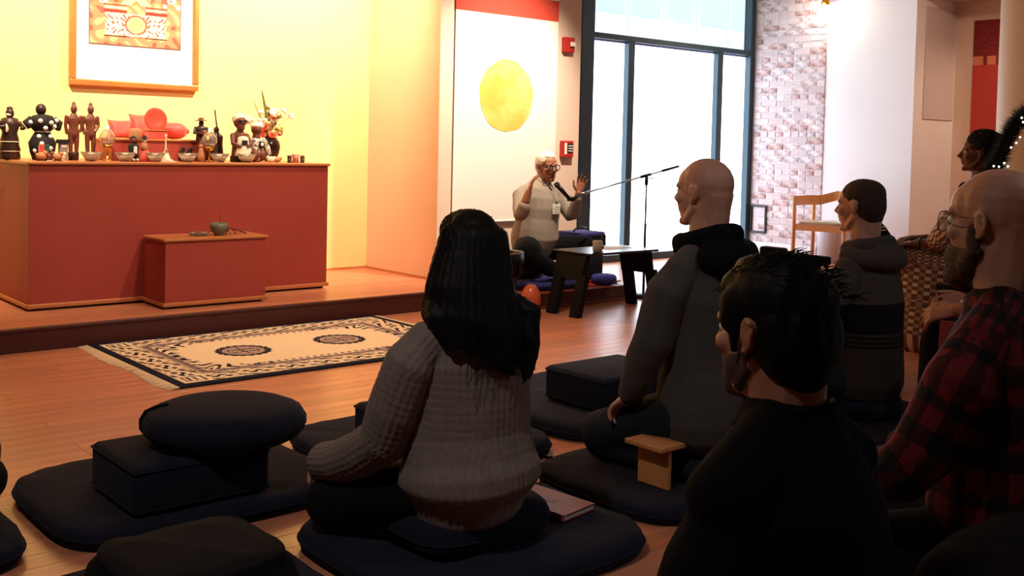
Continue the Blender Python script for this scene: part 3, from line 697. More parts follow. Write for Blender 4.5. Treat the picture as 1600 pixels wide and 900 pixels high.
# seat faces the camera: local -y forward
LEG = [(-.27, -.26), (.27, -.26), (-.25, .24), (.25, .24)]
for i, (x, y) in enumerate(LEG):
    zt = .70 if i != 5 else .5
    tubeo('leg', [W(x, y, .002), W(x, y, zt)], .021, BEECH, t, 8)
pts = []
for k in range(25):
    a = PI * (k / 24); x = -.27 * math.cos(a); y = -.26 + .54 * math.sin(a) ** .55
    z = .66 + .05 * max(0, 1 - abs(k - 12) / 5.)
    pts.append((x, y, z))
bm = newbm(); R_ = []
for i, (x, y, z) in enumerate(pts):
    nx, ny = pts[min(i + 1, 24)][0] - pts[max(i - 1, 0)][0], pts[min(i + 1, 24)][1] - pts[max(i - 1, 0)][1]; l = math.hypot(nx, ny) or 1; ox, oy = -ny / l * .013, nx / l * .013
    R_.append([bm.verts.new(W(x + ox, y + oy, z - .05)), bm.verts.new(W(x - ox, y - oy, z - .05)), bm.verts.new(W(x - ox, y - oy, z + .045)), bm.verts.new(W(x + ox, y + oy, z + .045))])
for a, b in zip(R_, R_[1:]):
    for k in range(4): bm.faces.new((a[k], a[(k + 1) % 4], b[(k + 1) % 4], b[k]))
bm.faces.new(R_[0]); bm.faces.new(R_[-1][::-1]); obj('curved_back_rail', bm, BEECH, t)
bm = newbm(); P = [W(.26 * math.cos(a) * (1.0 if abs(math.sin(a)) < .99 else 1), .25 * math.sin(a), 0)[:2] for a in [2 * PI * k / 28 for k in range(28)]]
P = [W(.265 * math.copysign(abs(math.cos(a)) ** .4, math.cos(a)), .25 * math.copysign(abs(math.sin(a)) ** .4, math.sin(a)), 0)[:2] for a in [2 * PI * (k + .5) / 28 for k in range(28)]]
slab(bm, P, .460, .484); obj('seat', bm, mat('woven_seat', (.70, .60, .48), .8, bump=.4, bs=80), t)
for a, b in ((0, 1), (2, 3), (0, 2), (1, 3)):
    p, q = LEG[a], LEG[b]; bm = newbm()
    A1, B1 = Vector(W(*p, 0)), Vector(W(*q, 0)); d = (B1 - A1).normalized(); nrm = Vector((-d.y, d.x, 0)) * .012
    slab(bm, [tuple((A1 + nrm)[:2]), tuple((B1 + nrm)[:2]), tuple((B1 - nrm)[:2]), tuple((A1 - nrm)[:2])], .395, .459); obj('seat_apron', bm, BEECH, t)
t = thing('paper_booklet', 'white paper booklet lying on the wooden armchair seat', 'booklet', W(.05, 0, .4535))
bm = newbm(); slab(bm, [W(-.08, -.14, 0)[:2], W(.16, -.12, 0)[:2], W(.15, .1, 0)[:2], W(-.08, .08, 0)[:2]], .485, .491); obj('booklet_pages', bm, PAPER, t)
t = thing('waste_bin', 'pale grey round bin behind the wooden armchair', 'bin', (10.33, 6.60, 0))
latheo('bin_body', [(.13, 0), (.16, .38), (.165, .40), (.158, .40), (.15, .36), (.12, .02)], (10.33, 6.60, .002), mat('pale_grey_plastic', (.80, .80, .84), .5), t, 32)
latheo('bin_rim', [(.166, 0), (.170, .006), (.166, .012)], (10.33, 6.60, .394), mat('grey_rim', (.6, .6, .64), .5), t, 32)
# dark things on the floor between bald man and the brick wall
t = thing('folded_chair', 'black folded floor chair beyond the bald man\'s shoulder', 'chair', (8.3, 5.6, 0))
boxo('seat_pad', 8.05, 8.24, 5.25, 5.6, .22, .30, BLACKC, t, .02, 2); boxo('back_pad', 7.92, 8.02, 5.55, 5.80, .05, .36, BLACKC, t, .02, 2)
for x, y in ((8.08, 5.28), (8.21, 5.28), (8.08, 5.56), (8.21, 5.56)): tubeo('leg', [(x, y, .002), (x, y, .225)], .012, BLKM, t, 8)
# evergreen garland with lights by the pillar
t = thing('evergreen_garland', 'dark evergreen garland with tiny white lights hanging at the right edge by the pillar', 'garland', (5.6, 2.55, 1.3))
GP = [Vector(p) for p in ((5.96, 2.83, .02), (5.97, 2.83, .5), (6.0, 2.823, 1.015), (6.004, 2.826, 1.132), (6.024, 2.811, 1.154), (6.047, 2.794, 1.206), (6.067, 2.78, 1.265), (6.084, 2.769, 1.328), (6.112, 2.748, 1.391), (6.146, 2.722, 1.443), (6.191, 2.686, 1.488), (6.255, 2.633, 1.526), (6.45, 2.66, 1.60), (6.75, 2.72, 1.74), (6.90, 2.80, 1.85))]
def along(P, q):
    f = q * (len(P) - 1); i = min(int(f), len(P) - 2); return P[i].lerp(P[i + 1], f - i), (P[i + 1] - P[i]).normalized()
tubeo('garland_wire', GP, .026, BLKM, t, 6)
bm = newbm(); r2 = random.Random(5)
for i in range(7000):
    p, d = along(GP, r2.random()); v = Vector((r2.gauss(0, 1), r2.gauss(0, 1), r2.gauss(0, 1))); v = (v - d * v.dot(d) * .4).normalized(); L_ = r2.uniform(.05, .088)
    a = p + v * L_ * .25; e = p + v * L_ + d * r2.uniform(-.03, .03); s = v.cross(d).normalized() * .0045
    bm.faces.new([bm.verts.new(a + s), bm.verts.new(a - s), bm.verts.new(e)])
o = obj('needles', bm, mat('evergreen_needles', (.07, .12, .09), .8, var=.3, vs_=30), t); o['kind'] = 'stuff'
BL = mat('fairy_light', (1, .97, .92), .4, emit=5)
for i in range(18):
    p, d = along(GP, .04 + .93 * i / 17 + r2.uniform(-.02, .02)); v = Vector((-.65 + r2.uniform(-.5, .5), -.7 + r2.uniform(-.4, .4), r2.uniform(-.7, .7))).normalized()
    bm = newbm(); ball(bm, p + v * .078, .0055, 8); obj('light_bulb', bm, BL, t, True)
# ------------------------------------------------------------------ objects on the small stand
ZS = .5825
t = thing('incense_bowl', 'small grey-green ceramic incense bowl with one incense stick on the red stand', 'bowl', (3.07, 6.55, ZS))
latheo('bowl', [(.028, 0), (.030, .006), (.052, .030), (.060, .055), (.056, .082), (.050, .080), (.048, .066)], (3.075, 6.56, ZS), mat('celadon', (.42, .43, .34), .4, var=.1), t)
latheo('ash', [(.046, 0), (.03, .006)], (3.075, 6.56, ZS + .068), mat('ash_grey', (.7, .66, .6), .95), t)
tubeo('incense_stick', [(3.08, 6.56, ZS + .07), (3.082, 6.56, ZS + .150)], .0015, mat('incense', (.35, .15, .12), .8), t, 6)
t = thing('glass_dish', 'small clear glass dish of trinkets left on the red stand', 'dish', (2.93, 6.56, ZS))
GL = mat('clear_dish_glass', (.96, .93, .90), .05, trans=.9)
latheo('dish', [(.05, 0), (.066, .014), (.070, .022), (.064, .020), (.048, .006)], (2.945, 6.58, ZS), GL, t)
for x, y in ((2.93, 6.57), (2.955, 6.585), (2.94, 6.60)): bm = newbm(); ball(bm, (x, y, ZS + .017), (.014, .011, .009), 10); obj('trinket', bm, mat('trinket_brown', (.42, .26, .18), .5), t, True)
t = thing('brass_striker_rest', 'brass rod leaning over a tiny vial at the right end of the red stand', 'striker', (3.2, 6.56, ZS))
tubeo('rod', [(3.10, 6.52, ZS + .004), (3.125, 6.52, ZS + .052), (3.27, 6.56, ZS + .006)], .0045, mat('dark_brass', (.36, .22, .16), .4, metal=.5), t, 8)
latheo('vial', [(.010, 0), (.012, .02), (.006, .03), (.008, .036)], (3.15, 6.55, ZS), GL, t, 14)
t = thing('matchbox', 'flat pale box lying near the right end of the red stand', 'box', (3.25, 6.62, ZS))
boxo('box_sleeve', 3.215, 3.265, 6.60, 6.635, ZS, ZS + .016, mat('rose_card', (.74, .42, .36), .6), t, .001); boxo('box_tray', 3.2645, 3.270, 6.603, 6.632, ZS + .002, ZS + .014, PAPER, t, 0)
# ------------------------------------------------------------------ altar objects
ZA = 1.0565
DKB = mat('dark_carved_wood', (.20, .11, .09), .45, var=.2, vs_=30)
MDB = mat('brown_carved_wood', (.42, .22, .16), .4, var=.15, vs_=30)
SKD = mat('doll_skin_brown', (.40, .20, .14), .6)
CRM = mat('cream_cloth', (.92, .86, .76), .85, var=.06)
BLKF = mat('black_doll_cloth', (.05, .05, .055), .8)
PNK = mat('rose_red_silk', (.85, .28, .24), .55, var=.25, vs_=14, sheen=.3)
TER = mat('tan_clay', (.72, .50, .34), .7, var=.15, vs_=20)
WDOT = mat('white_dots', (.95, .93, .9), .7)
def balls(name, lst, m, parent, **t):
    bm = newbm()
    for c, r in lst: ball(bm, c, r, 12)
    return obj(name, bm, m, parent, True, **t)
def fig(name, label, x, y, cat='figurine', z=ZA): return thing(name, label, cat, (x, y, z)), Vector((x, y, z))
# robed dark figure
t, o_ = fig('robed_figurine', 'dark robed figurine with banded skirt at the far left end of the altar', 1.965, 7.25)
latheo('robe', [(.062, 0), (.065, .02), (.060, .05), (.066, .06), (.055, .10), (.058, .115), (.045, .17), (.060, .22), (.05, .26), (.02, .27)], tuple(o_), DKB, t, 20)
for z in (.05, .11): latheo('robe_band', [(.067 - z * .07, 0), (.067 - z * .07, .006)], tuple(o_ + Vector((0, 0, z))), CRM, t, 20)
balls('head', [(o_ + Vector((0, -.005, .295)), (.026, .028, .034)), (o_ + Vector((0, 0, .325)), (.02, .02, .014))], DKB, t)
tubeo('arm', [o_ + Vector((.055, 0, .24)), o_ + Vector((.085, -.01, .20)), o_ + Vector((.06, -.05, .20))], .013, DKB, t); tubeo('arm', [o_ + Vector((-.055, 0, .24)), o_ + Vector((-.08, -.01, .20)), o_ + Vector((-.04, -.055, .21))], .013, DKB, t)
balls('white_scarf', [(o_ + Vector((-.006, -.018, .285)), (.022, .014, .012))], CRM, t); balls('white_sash', [(o_ + Vector((-.03, -.045, .2)), (.012, .01, .03))], CRM, t)
# polka dot doll
t, o_ = fig('dotted_dress_doll', 'doll in black dress with large white dots, left end of the altar', 2.15, 7.2)
latheo('dress', [(.060, 0), (.075, .05), (.085, .11), (.055, .165), (.045, .18), (.070, .205), (.085, .25), (.06, .285), (.02, .295)], tuple(o_), BLKF, t, 24)
tubeo('arm', [o_ + Vector((.07, 0, .265)), o_ + Vector((.105, -.01, .24)), o_ + Vector((.085, -.03, .20))], .02, BLKF, t); tubeo('arm', [o_ + Vector((-.07, 0, .265)), o_ + Vector((-.105, -.01, .24)), o_ + Vector((-.085, -.03, .21))], .02, BLKF, t)
latheo('white_belt', [(.048, 0), (.052, .006), (.048, .012)], tuple(o_ + Vector((0, 0, .178))), WDOT, t, 24)
balls('head', [(o_ + Vector((-.01, 0, .325)), (.034, .034, .038))], mat('doll_black_skin', (.14, .08, .07), .5), t)
bm = newbm()
for a, r, z in ((-1.9, .083, .105), (-1.2, .080, .075), (-2.5, .07, .06), (-1.55, .072, .03), (-.7, .07, .04), (-2.0, .083, .25), (-1.2, .086, .24), (-2.8, .085, .24), (-.5, .085, .255), (-1.6, .072, .205), (-.8, .08, .215), (-1.0, .062, .150), (-2.2, .060, .150)):
    bm = newbm(); ball(bm, o_ + Vector((r * math.cos(a), r * math.sin(a), z)), (.015, .015, .015), 10); obj('dress_dot', bm, WDOT, t, True)
# clutter of clay pieces in front of it
for i, (x, y, s, nm, lb, m) in enumerate(((2.06, 6.92, .030, 'clay_animal', 'small brown and cream clay animal, leftmost at the front left altar corner', TER), (2.105, 6.93, .028, 'clay_animal', 'small dark clay animal, second at the front left altar corner', MDB), (2.155, 6.91, .027, 'clay_bird', 'small tan clay bird with pale base near the left altar corner', TER), (2.19, 6.96, .026, 'shell_ornament', 'small pale shell ornament left of the glass bowls', CRM))):
    t, o_ = fig(nm, lb, x, y)
    balls('body', [(o_ + Vector((0, 0, s * .9)), (s * 1.1, s, s * .9)), (o_ + Vector((s * .7, -s * .3, s * 1.6)), s * .55), (o_ + Vector((-s * .8, 0, s * 1.2)), s * .4)], m, t)
    latheo('base', [(s * 1.1, 0), (s * 1.1, .004)], tuple(o_), CRM if i % 2 else DKB, t, 16)
t, o_ = fig('toy_drum_set', 'tiny red and green painted box toy standing before the dotted doll', 2.105, 7.02)
boxo('red_box', o_.x - .03, o_.x + .0, 7.0, 7.03, ZA, ZA + .10, PNK, t, .002); boxo('green_box', o_.x + .001, o_.x + .03, 7.0, 7.03, ZA + .05, ZA + .10, mat('toy_green', (.15, .35, .25), .5), t, .002); boxo('toy_base', o_.x + .001, o_.x + .03, 7.0, 7.03, ZA, ZA + .049, DKB, t, .002)
t, o_ = fig('miniature_house', 'tiny black and white house ornament right of the dotted doll', 2.235, 7.06)
boxo('house_wall', o_.x - .025, o_.x + .025, 7.04, 7.08, ZA, ZA + .11, mat('grey_house', (.55, .5, .48), .7), t, .002)
bm = newbm(); slab(bm, [(o_.x - .035, 7.03), (o_.x + .035, 7.03), (o_.x + .035, 7.09), (o_.x - .035, 7.09)], ZA + .11, ZA + .135); obj('house_roof', bm, BLKF, t)
boxo('house_window', o_.x - .018, o_.x + .018, 7.037, 7.04, ZA + .085, ZA + .102, WDOT, t, 0)
# two tall wooden figures
def carved(label, x, y, arm):
    t, o_ = fig('carved_wooden_statue', label, x, y); V = lambda a, b, c: o_ + Vector((a, b, c))
    latheo('base', [(.032, 0), (.034, .05), (.03, .056)], tuple(o_), DKB, t, 16)
    P = [limb([V(-.018, 0, .05), V(-.02, 0, .12), V(-.018, 0, .19)], [.013, .016, .019]), limb([V(.018, 0, .05), V(.02, 0, .12), V(.018, 0, .19)], [.013, .016, .019]),
         loft([(V(0, 0, .17), .036, .026), (V(0, 0, .22), .030, .022), (V(0, 0, .27), .040, .024), (V(0, 0, .295), .022, .018)]), limb([V(0, 0, .29), V(0, 0, .32)], [.013, .012]),
         ell(V(0, -.003, .335), (.021, .024, .03)), ell(V(0, .0, .365), (.012, .014, .02)), limb([V(-.045, 0, .285), V(-.052, 0, .23), V(-.045, -.015 * arm, .175)], [.013, .011, .009]), limb([V(.045, 0, .285), V(.052, 0, .23), V(.045 - .02 * arm, -.02 * arm, .19)], [.013, .011, .009])]
    solid('carved_figure', P, MDB, t, .004, 1); return t
carved('tall carved brown wooden statue, left one of the pair', 2.33, 7.15, 0)
carved('tall carved brown wooden statue, right one of the pair, hand on hip', 2.445, 7.17, 1)
# glass globes on stands
def globe(label, x, y, h):
    t = thing('glass_globe_lamp', label, 'candle holder', (x, y, ZA)); 
    latheo('metal_stand', [(.035, 0), (.03, .006), (.008, .012), (.007, h - .03), (.03, h - .02), (.034, h)], (x, y, ZA), BRASS, t, 20)
    latheo('glass_globe', [(.034, 0), (.052, .03), (.050, .06), (.03, .09), (.022, .098), (.02, .094), (.028, .088), (.047, .06), (.049, .03), (.03, .003)], (x, y, ZA + h + .003), GL, t, 28)
    latheo('wax', [(.030, 0), (.040, .012)], (x, y, ZA + h + .006), CRM, t, 20)
    bm = newbm(); ball(bm, (x, y, ZA + h + .115), (.009, .009, .013), 10); obj('flame', bm, mat('flame', (1, .8, .5), .5, emit=18), t, True)
    tubeo('wick_tube', [(x, y, ZA + h + .018), (x, y, ZA + h + .10)], .003, BRASS, t, 6)
globe('clear glass globe candle lamp right of the two carved statues', 2.525, 7.08, .105)
globe('clear glass globe candle lamp between hat figurine and seated dolls', 3.185, 6.96, .105)
# offering bowls
def bowl(x, label, y=6.885):
    t = thing('offering_bowl', label, 'bowl', (x, y, ZA), 'clear glass offering bowls along the altar front')
    latheo('glass_bowl', [(.030, 0), (.034, .004), (.066, .056), (.068, .060), (.064, .058), (.032, .010)], (x, y, ZA), GL, t, 28)
    latheo('water', [(.034, 0), (.054, .030), (.05, .031)], (x, y, ZA + .0115), mat('water_white', (.97, .94, .88), .15), t, 24)
for x, l in ((2.355, 'glass offering bowl, leftmost, before the carved statues'), (2.572, 'second glass offering bowl from the left, before the red shelf'), (2.772, 'third glass offering bowl, before the white cone figurine'), (2.995, 'fourth glass offering bowl, before the two small dark seals'), (3.225, 'fifth glass offering bowl, before the rifle carrier'), (3.43, 'sixth glass offering bowl, before the seated doll in patterned clothes')): bowl(x, l)
# red riser shelf with cushions and plate
t = thing('red_shelf', 'low red lacquered shelf on the altar carrying silk cushions', 'shelf', (2.95, 7.3, ZA))
boxo('shelf_body', 2.585, 3.30, 7.16, 7.55, ZA, ZA + .135, RED, t, .002); boxo('shelf_top', 2.575, 3.31, 7.15, 7.56, ZA + .135, ZA + .150, TRIMW, t, .003)
ZR = ZA + .1505
def pillow(label, x0, x1, y, z0, z1, tilt=.35, th=.05):
    t = thing('silk_pillow', label, 'pillow', ((x0 + x1) / 2, y, z0), 'silk pillows on the altar shelf')
    bm = newbm(); n = 14; cx = (x0 + x1) / 2; hx = (x1 - x0) / 2; hz = (z1 - z0) / 2
    g = {}
    for s in (-1, 1):
        for i in range(n + 1):
            for j in range(n + 1):
                u, v = i / n * 2 - 1, j / n * 2 - 1
                if s == 1 and (abs(u) == 1 or abs(v) == 1): g[(s, i, j)] = g[(-1, i, j)]; continue
                d = th * (max(0, 1 - u ** 4) * max(0, 1 - v ** 4)) ** .5
                pin = 1 + .08 * (u * u * v * v) - .05
                zz = z0 + hz + v * hz * pin; g[(s, i, j)] = bm.verts.new((cx + u * hx * pin, y + s * d + tilt * (zz - z0), zz))
    for s in (-1, 1):
        for i in range(n):
            for j in range(n):
                f = [g[(s, i, j)], g[(s, i + 1, j)], g[(s, i + 1, j + 1)], g[(s, i, j + 1)]]; bm.faces.new(f if s < 0 else f[::-1])
    obj('pillow_cover', bm, PNK, t, True); return t
pillow('rose red silk pillow, smallest, at the left end of the altar shelf', 2.63, 2.79, 7.33, ZR, ZR + .125)
pillow('rose red silk pillow, tallest, behind the red plate', 2.795, 2.965, 7.36, ZR, ZR + .17)
t = thing('silk_bolster', 'rose red rounded silk bolster at the right of the red plate', 'pillow', (3.1, 7.3, ZR))
bm = newbm(); lathe(bm, [(.02, -.10), (.045, -.095), (.062, -.06), (.066, 0), (.062, .06), (.045, .095), (.02, .10)], n=24)
for v in bm.verts: v.co = Vector((3.085 + v.co.z * .85, 7.34 + v.co.y, ZR + .060 + v.co.x * .9))
obj('bolster_cover', bm, PNK, t, True); balls('tassel', [((3.185, 7.34, ZR + .06), (.02, .02, .02))], PNK, t)
t = thing('red_plate', 'round red plate standing upright above the offering tray', 'plate', (2.93, 7.22, ZR))
bm = newbm(); lathe(bm, [(.045, 0), (.078, .008), (.082, .014), (.078, .016), (.045, .006)], n=36)
for v in bm.verts: x, y, z = v.co; v.co = Vector((2.90 + x, 7.215 - z + y * .12, ZR + .135 + y))
obj('plate_disc', bm, mat('red_glaze', (.82, .30, .24), .25, var=.15, vs_=9), t, True)
boxo('plate_easel', 2.87, 2.93, 7.20, 7.235, ZR + .062, ZR + .068, BRASS, t, .001)
t = thing('offering_tray', 'small patterned red box tray beneath the upright plate', 'box', (2.9, 7.21, ZR))
boxo('tray_box', 2.84, 2.975, 7.17, 7.25, ZR, ZR + .055, PNK, t, .004); boxo('tray_lid', 2.835, 2.98, 7.165, 7.255, ZR + .0555, ZR + .062, TRIMW, t, .002)
# small dolls in front of the shelf
t, o_ = fig('beige_topped_lantern', 'beige drum-shaped lantern behind a black and white doll', 2.70, 7.05)
latheo('lantern_shade', [(.036, .135), (.040, .15), (.040, .20), (.034, .215), (.01, .22)], tuple(o_), TER, t, 20); latheo('lantern_post', [(.02, 0), (.012, .02), (.012, .135)], tuple(o_), DKB, t, 12)
t, o_ = fig('black_white_doll', 'small doll in black coat and white shirt before the red shelf', 2.65, 6.95)
latheo('coat', [(.034, 0), (.030, .06), (.036, .10), (.02, .12)], tuple(o_), BLKF, t, 18); balls('head', [(o_ + Vector((0, 0, .14)), .020)], SKD, t); balls('hair', [(o_ + Vector((0, .006, .150)), (.022, .021, .018))], BLKF, t); boxo('shirt_front', o_.x - .010, o_.x + .012, o_.y - .038, o_.y - .025, o_.z + .05, o_.z + .10, WDOT, t, .003)
balls('feet', [(o_ + Vector((-.012, -.03, .010)), (.012, .018, .010)), (o_ + Vector((.014, -.03, .010)), (.012, .018, .010))], CRM, t)
t, o_ = fig('hatted_doll', 'small reclining doll with black hat and rose skirt before the red shelf', 2.715, 6.93)
latheo('skirt', [(.040, 0), (.034, .03), (.02, .075)], tuple(o_ + Vector((.006, 0, 0))), PNK, t, 18); latheo('bodice', [(.02, .075), (.022, .10), (.016, .125)], tuple(o_), TER, t, 14); balls('head', [(o_ + Vector((0, 0, .140)), .017)], CRM, t)
latheo('hat', [(.030, .152), (.030, .156), (.016, .158), (.012, .172)], tuple(o_), BLKF, t, 18)
# white cone figurine with thin neck
t, o_ = fig('white_cone_figurine', 'white cone figurine with long thin neck before the red shelf', 2.865, 6.94)
latheo('cone', [(.050, 0), (.048, .012), (.032, .018), (.018, .06), (.008, .075), (.0045, .10), (.0045, .165), (.008, .175), (.004, .185)], tuple(o_), CRM, t, 24)
boxo('pedestal', o_.x - .055, o_.x + .055, o_.y - .05, o_.y - .0505 + .1, ZA - .0003, ZA + .006, CRM, t, 0); balls('face_mask', [(o_ + Vector((0, -.018, .075)), (.012, .010, .014))], TER, t)
for x, lb in ((3.005, 'left one of two small black seal figurines before the red shelf'), (3.058, 'right one of two small black seal figurines before the red shelf')):
    t, o_ = fig('seal_figurine', lb, x, 7.0); P = [loft([(o_ + Vector((0, 0, .02)), .026, .03), (o_ + Vector((0, 0, .07)), .018, .018)]), ell(o_ + Vector((.008, -.008, .088)), (.015, .018, .014)), ell(o_ + Vector((.012, -.024, .084)), (.007, .01, .006))]
    solid('seal_body', P, BLKF, t, .004, 1)
t, o_ = fig('tan_cone_doll', 'small tan wooden peg doll left of the second globe lamp', 3.105, 6.92)
latheo('peg_body', [(.026, 0), (.024, .05), (.014, .085), (.012, .095)], tuple(o_), TER, t, 18); balls('head', [(o_ + Vector((0, 0, .108)), .015)], TER, t)
# hat musician
t, o_ = fig('musician_figurine', 'brown figurine of a hatted musician behind the tan peg doll', 3.185, 7.10); V = lambda a, b, c: o_ + Vector((a, b, c))
latheo('post', [(.035, 0), (.03, .12), (.032, .15)], tuple(o_), MDB, t, 16)
P = [loft([(V(0, 0, .14), .038, .03), (V(0, 0, .19), .034, .028), (V(0, 0, .235), .040, .026), (V(0, 0, .25), .02, .015)]), ell(V(0, -.003, .268), (.018, .02, .022)), limb([V(-.04, 0, .235), V(-.06, -.02, .20), V(-.01, -.045, .195)], [.012, .011, .009]), limb([V(.04, 0, .235), V(.058, -.02, .205), V(.03, -.04, .20)], [.012, .011, .009])]
solid('musician_body', P, DKB, t, .004, 1); balls('drum', [(V(.005, -.05, .20), (.022, .014, .022))], MDB, t)
bm = newbm(); lathe(bm, [(.042, .284), (.042, .288), (.022, .291), (.018, .306), (.004, .309)], tuple(o_)); obj('hat', bm, MDB, t, True)
# rifle carrier
t, o_ = fig('rifle_carrier_figurine', 'dark seated figurine holding a long rifle upright', 3.30, 7.10); V = lambda a, b, c: o_ + Vector((a, b, c))
P = [loft([(V(0, 0, .03), .055, .05), (V(0, 0, .12), .045, .04), (V(0, 0, .18), .05, .032), (V(0, 0, .205), .02, .015)]), ell(V(0, 0, .225), (.02, .022, .024)), limb([V(-.04, 0, .18), V(-.045, -.04, .15), V(-.02, -.05, .17)], [.014, .012, .01])]
solid('figure_body', P, DKB, t, .004, 1); tubeo('rifle', [V(.004, -.06, .05), V(-.035, -.045, .365)], [.008, .005], BLKM, t, 8)
# bearded man doll
t, o_ = fig('bearded_doll', 'doll with brown face, white headscarf and white apron, seated on the altar', 3.425, 6.99); V = lambda a, b, c: o_ + Vector((a, b, c))
P = [ell(V(0, 0, .285), (.046, .045, .050)), ell(V(0, -.02, .25), (.028, .03, .034)), ell(V(0, -.047, .28), (.01, .012, .012)), limb([V(0, 0, .24), V(0, 0, .21)], [.02, .02]), loft([(V(0, 0, .05), .06, .05), (V(0, 0, .14), .05, .042), (V(0, 0, .20), .06, .036), (V(0, 0, .215), .03, .02)]), limb([V(-.055, 0, .19), V(-.07, -.04, .13), V(-.02, -.06, .11)], [.018, .016, .012]), limb([V(.055, 0, .19), V(.07, -.04, .13), V(.03, -.06, .11)], [.018, .016, .012])]
solid('doll_body', P, SKD, t, .005, 1)
solid('headscarf', [ell(V(0, .012, .305), (.052, .048, .045)), ell(V(.06, .02, .30), (.03, .03, .03)), limb([V(.05, .02, .31), V(.10, .02, .325)], [.02, .008])], CRM, t, .005, 1)
solid('apron', [loft([(V(.01, -.025, .03), .06, .035), (V(.01, -.035, .10), .05, .03), (V(.01, -.03, .17), .042, .02)])], CRM, t, .005, 1)
boxo('sunglasses', o_.x - .035, o_.x + .035, o_.y - .051, o_.y - .044, o_.z + .285, o_.z + .297, BLKM, t, .002)
boxo('apron_patch', o_.x - .012, o_.x + .03, o_.y - .066, o_.y - .060, o_.z + .12, o_.z + .155, BLKF, t, .001)
boxo('doll_seat', o_.x - .05, o_.x + .05, o_.y - .05, o_.y + .05, ZA, ZA + .045, DKB, t, .004)
# doll seen from behind
t, o_ = fig('patterned_coat_doll', 'round-headed brown doll with white cap in black and white patterned coat', 3.59, 7.06); V = lambda a, b, c: o_ + Vector((a, b, c))
P = [ell(V(0, 0, .235), (.040, .040, .040)), limb([V(0, 0, .21), V(0, 0, .185)], [.018, .02]), ell(V(-.026, -.03, .05), (.034, .04, .045)), ell(V(.026, -.03, .05), (.034, .04, .045)), limb([V(0, 0, .19), V(0, -.01, .06)], [.03, .03])]
solid('doll_body', P, SKD, t, .005, 1); solid('white_cap', [ell(V(0, .01, .26), (.043, .04, .03))], CRM, t, .005, 1)
P = [loft([(V(0, 0, .04), .065, .055), (V(0, 0, .11), .055, .045), (V(0, 0, .165), .06, .035), (V(0, 0, .18), .03, .02)]), limb([V(-.055, 0, .16), V(-.08, 0, .11), V(-.075, -.03, .06)], [.02, .018, .015]), limb([V(.055, 0, .16), V(.085, -.01, .11), V(.09, -.03, .05)], [.02, .018, .015])]
solid('patterned_coat', P, mat('patterned_doll_coat', (.93, .90, .85), .8, vs_=45, col2=(.06, .06, .07)), t, .005, 1)
boxo('black_bag', o_.x - .005, o_.x + .035, o_.y - .062, o_.y - .046, o_.z + .10, o_.z + .15, BLKF, t, .006); balls('bag_button', [(V(.015, -.064, .128), (.013, .004, .013))], WDOT, t)
# vase with flowers
t = thing('flower_vase', 'dark rounded vase of flowers and tall blade leaves at the right of the altar', 'vase', (3.83, 7.28, ZA)); VX, VY = 3.815, 7.28
latheo('vase_body', [(.035, 0), (.045, .01), (.068, .06), (.078, .11), (.070, .15), (.052, .172), (.050, .180), (.044, .178), (.04, .16)], (VX, VY, ZA), mat('dark_glaze', (.13, .07, .07), .15), t, 32)
LEAF = mat('blade_leaf_green', (.42, .42, .22), .5, var=.15, vs_=20); YLF = mat('pale_yellow_leaf', (.86, .78, .45), .6)
def blade(p0, p1, w, m):
    bm = newbm(); p0, p1 = Vector(p0), Vector(p1); L_ = []
    for i in range(9):
        q = i / 8; c = p0.lerp(p1, q) + Vector((0, -.02 * math.sin(q * PI), 0)); ww = w * math.sin(PI * min(1, .25 + q * .75)) ** .8 if q < 1 else 0
        ww = w * (1 - q) ** .5 * min(1, .5 + q * 2); L_.append((bm.verts.new(c + Vector((ww, .004, 0))), bm.verts.new(c + Vector((0, -.002, 0))), bm.verts.new(c - Vector((ww, -.004, 0)))))
    for a, b in zip(L_, L_[1:]):
        bm.faces.new((a[0], a[1], b[1], b[0])); bm.faces.new((a[1], a[2], b[2], b[1]))
    o = obj('blade_leaf', bm, m, t, True); s = o.modifiers.new('s', 'SOLIDIFY'); s.thickness = .002
blade((VX - .01, VY, ZA + .17), (VX - .075, VY, ZA + .545), .020, LEAF); blade((VX - .02, VY + .02, ZA + .17), (VX - .14, VY, ZA + .46), .014, YLF); blade((VX + .01, VY, ZA + .17), (VX - .02, VY, ZA + .42), .010, TER); blade((VX - .02, VY + .02, ZA + .17), (VX - .10, VY, ZA + .38), .008, MDB)
r2 = random.Random(9); FM = [mat('coral_petal', (.88, .42, .32), .7), mat('white_petal', (.95, .91, .86), .7), mat('cream_petal', (.90, .76, .52), .7), mat('brown_bud', (.45, .26, .20), .7), mat('yellow_green_leaf', (.62, .58, .28), .7)]
STM = mat('stem_brown', (.50, .38, .22), .7)
for i in range(44):
    a = r2.uniform(0, 6.28); r = r2.uniform(.02, .15); h = .20 + r2.uniform(0, .23) * (1 - r * 1.5); top = Vector((VX + r * math.cos(a) * 1.1, VY + r * math.sin(a) * .6, ZA + h))
    s = tubeo('stem', [(VX + .02 * math.cos(a), VY + .02 * math.sin(a), ZA + .17), (VX + r * .5 * math.cos(a), VY + r * .4 * math.sin(a), ZA + .17 + (h - .17) * .6), top], .0018, STM, t, 5)
    m = FM[(0, 1, 2, 1, 3, 4, 1, 2)[i % 8]]; bm = newbm()
    if m is FM[0] or i in (1, 9, 17):
        for k in range(9): b = 2 * PI * k / 9; ball(bm, top + Vector((.016 * math.cos(b), -.008, .016 * math.sin(b))), (.012, .006, .012), 8)
        ball(bm, top + Vector((0, -.012, 0)), .007, 8)
    else:
        for k in range(4): ball(bm, top + Vector((r2.uniform(-.014, .014), r2.uniform(-.01, .01), r2.uniform(-.012, .012))), (.012, .008, .014), 8)
    obj('blossom', bm, m, s, True)
bm = newbm()
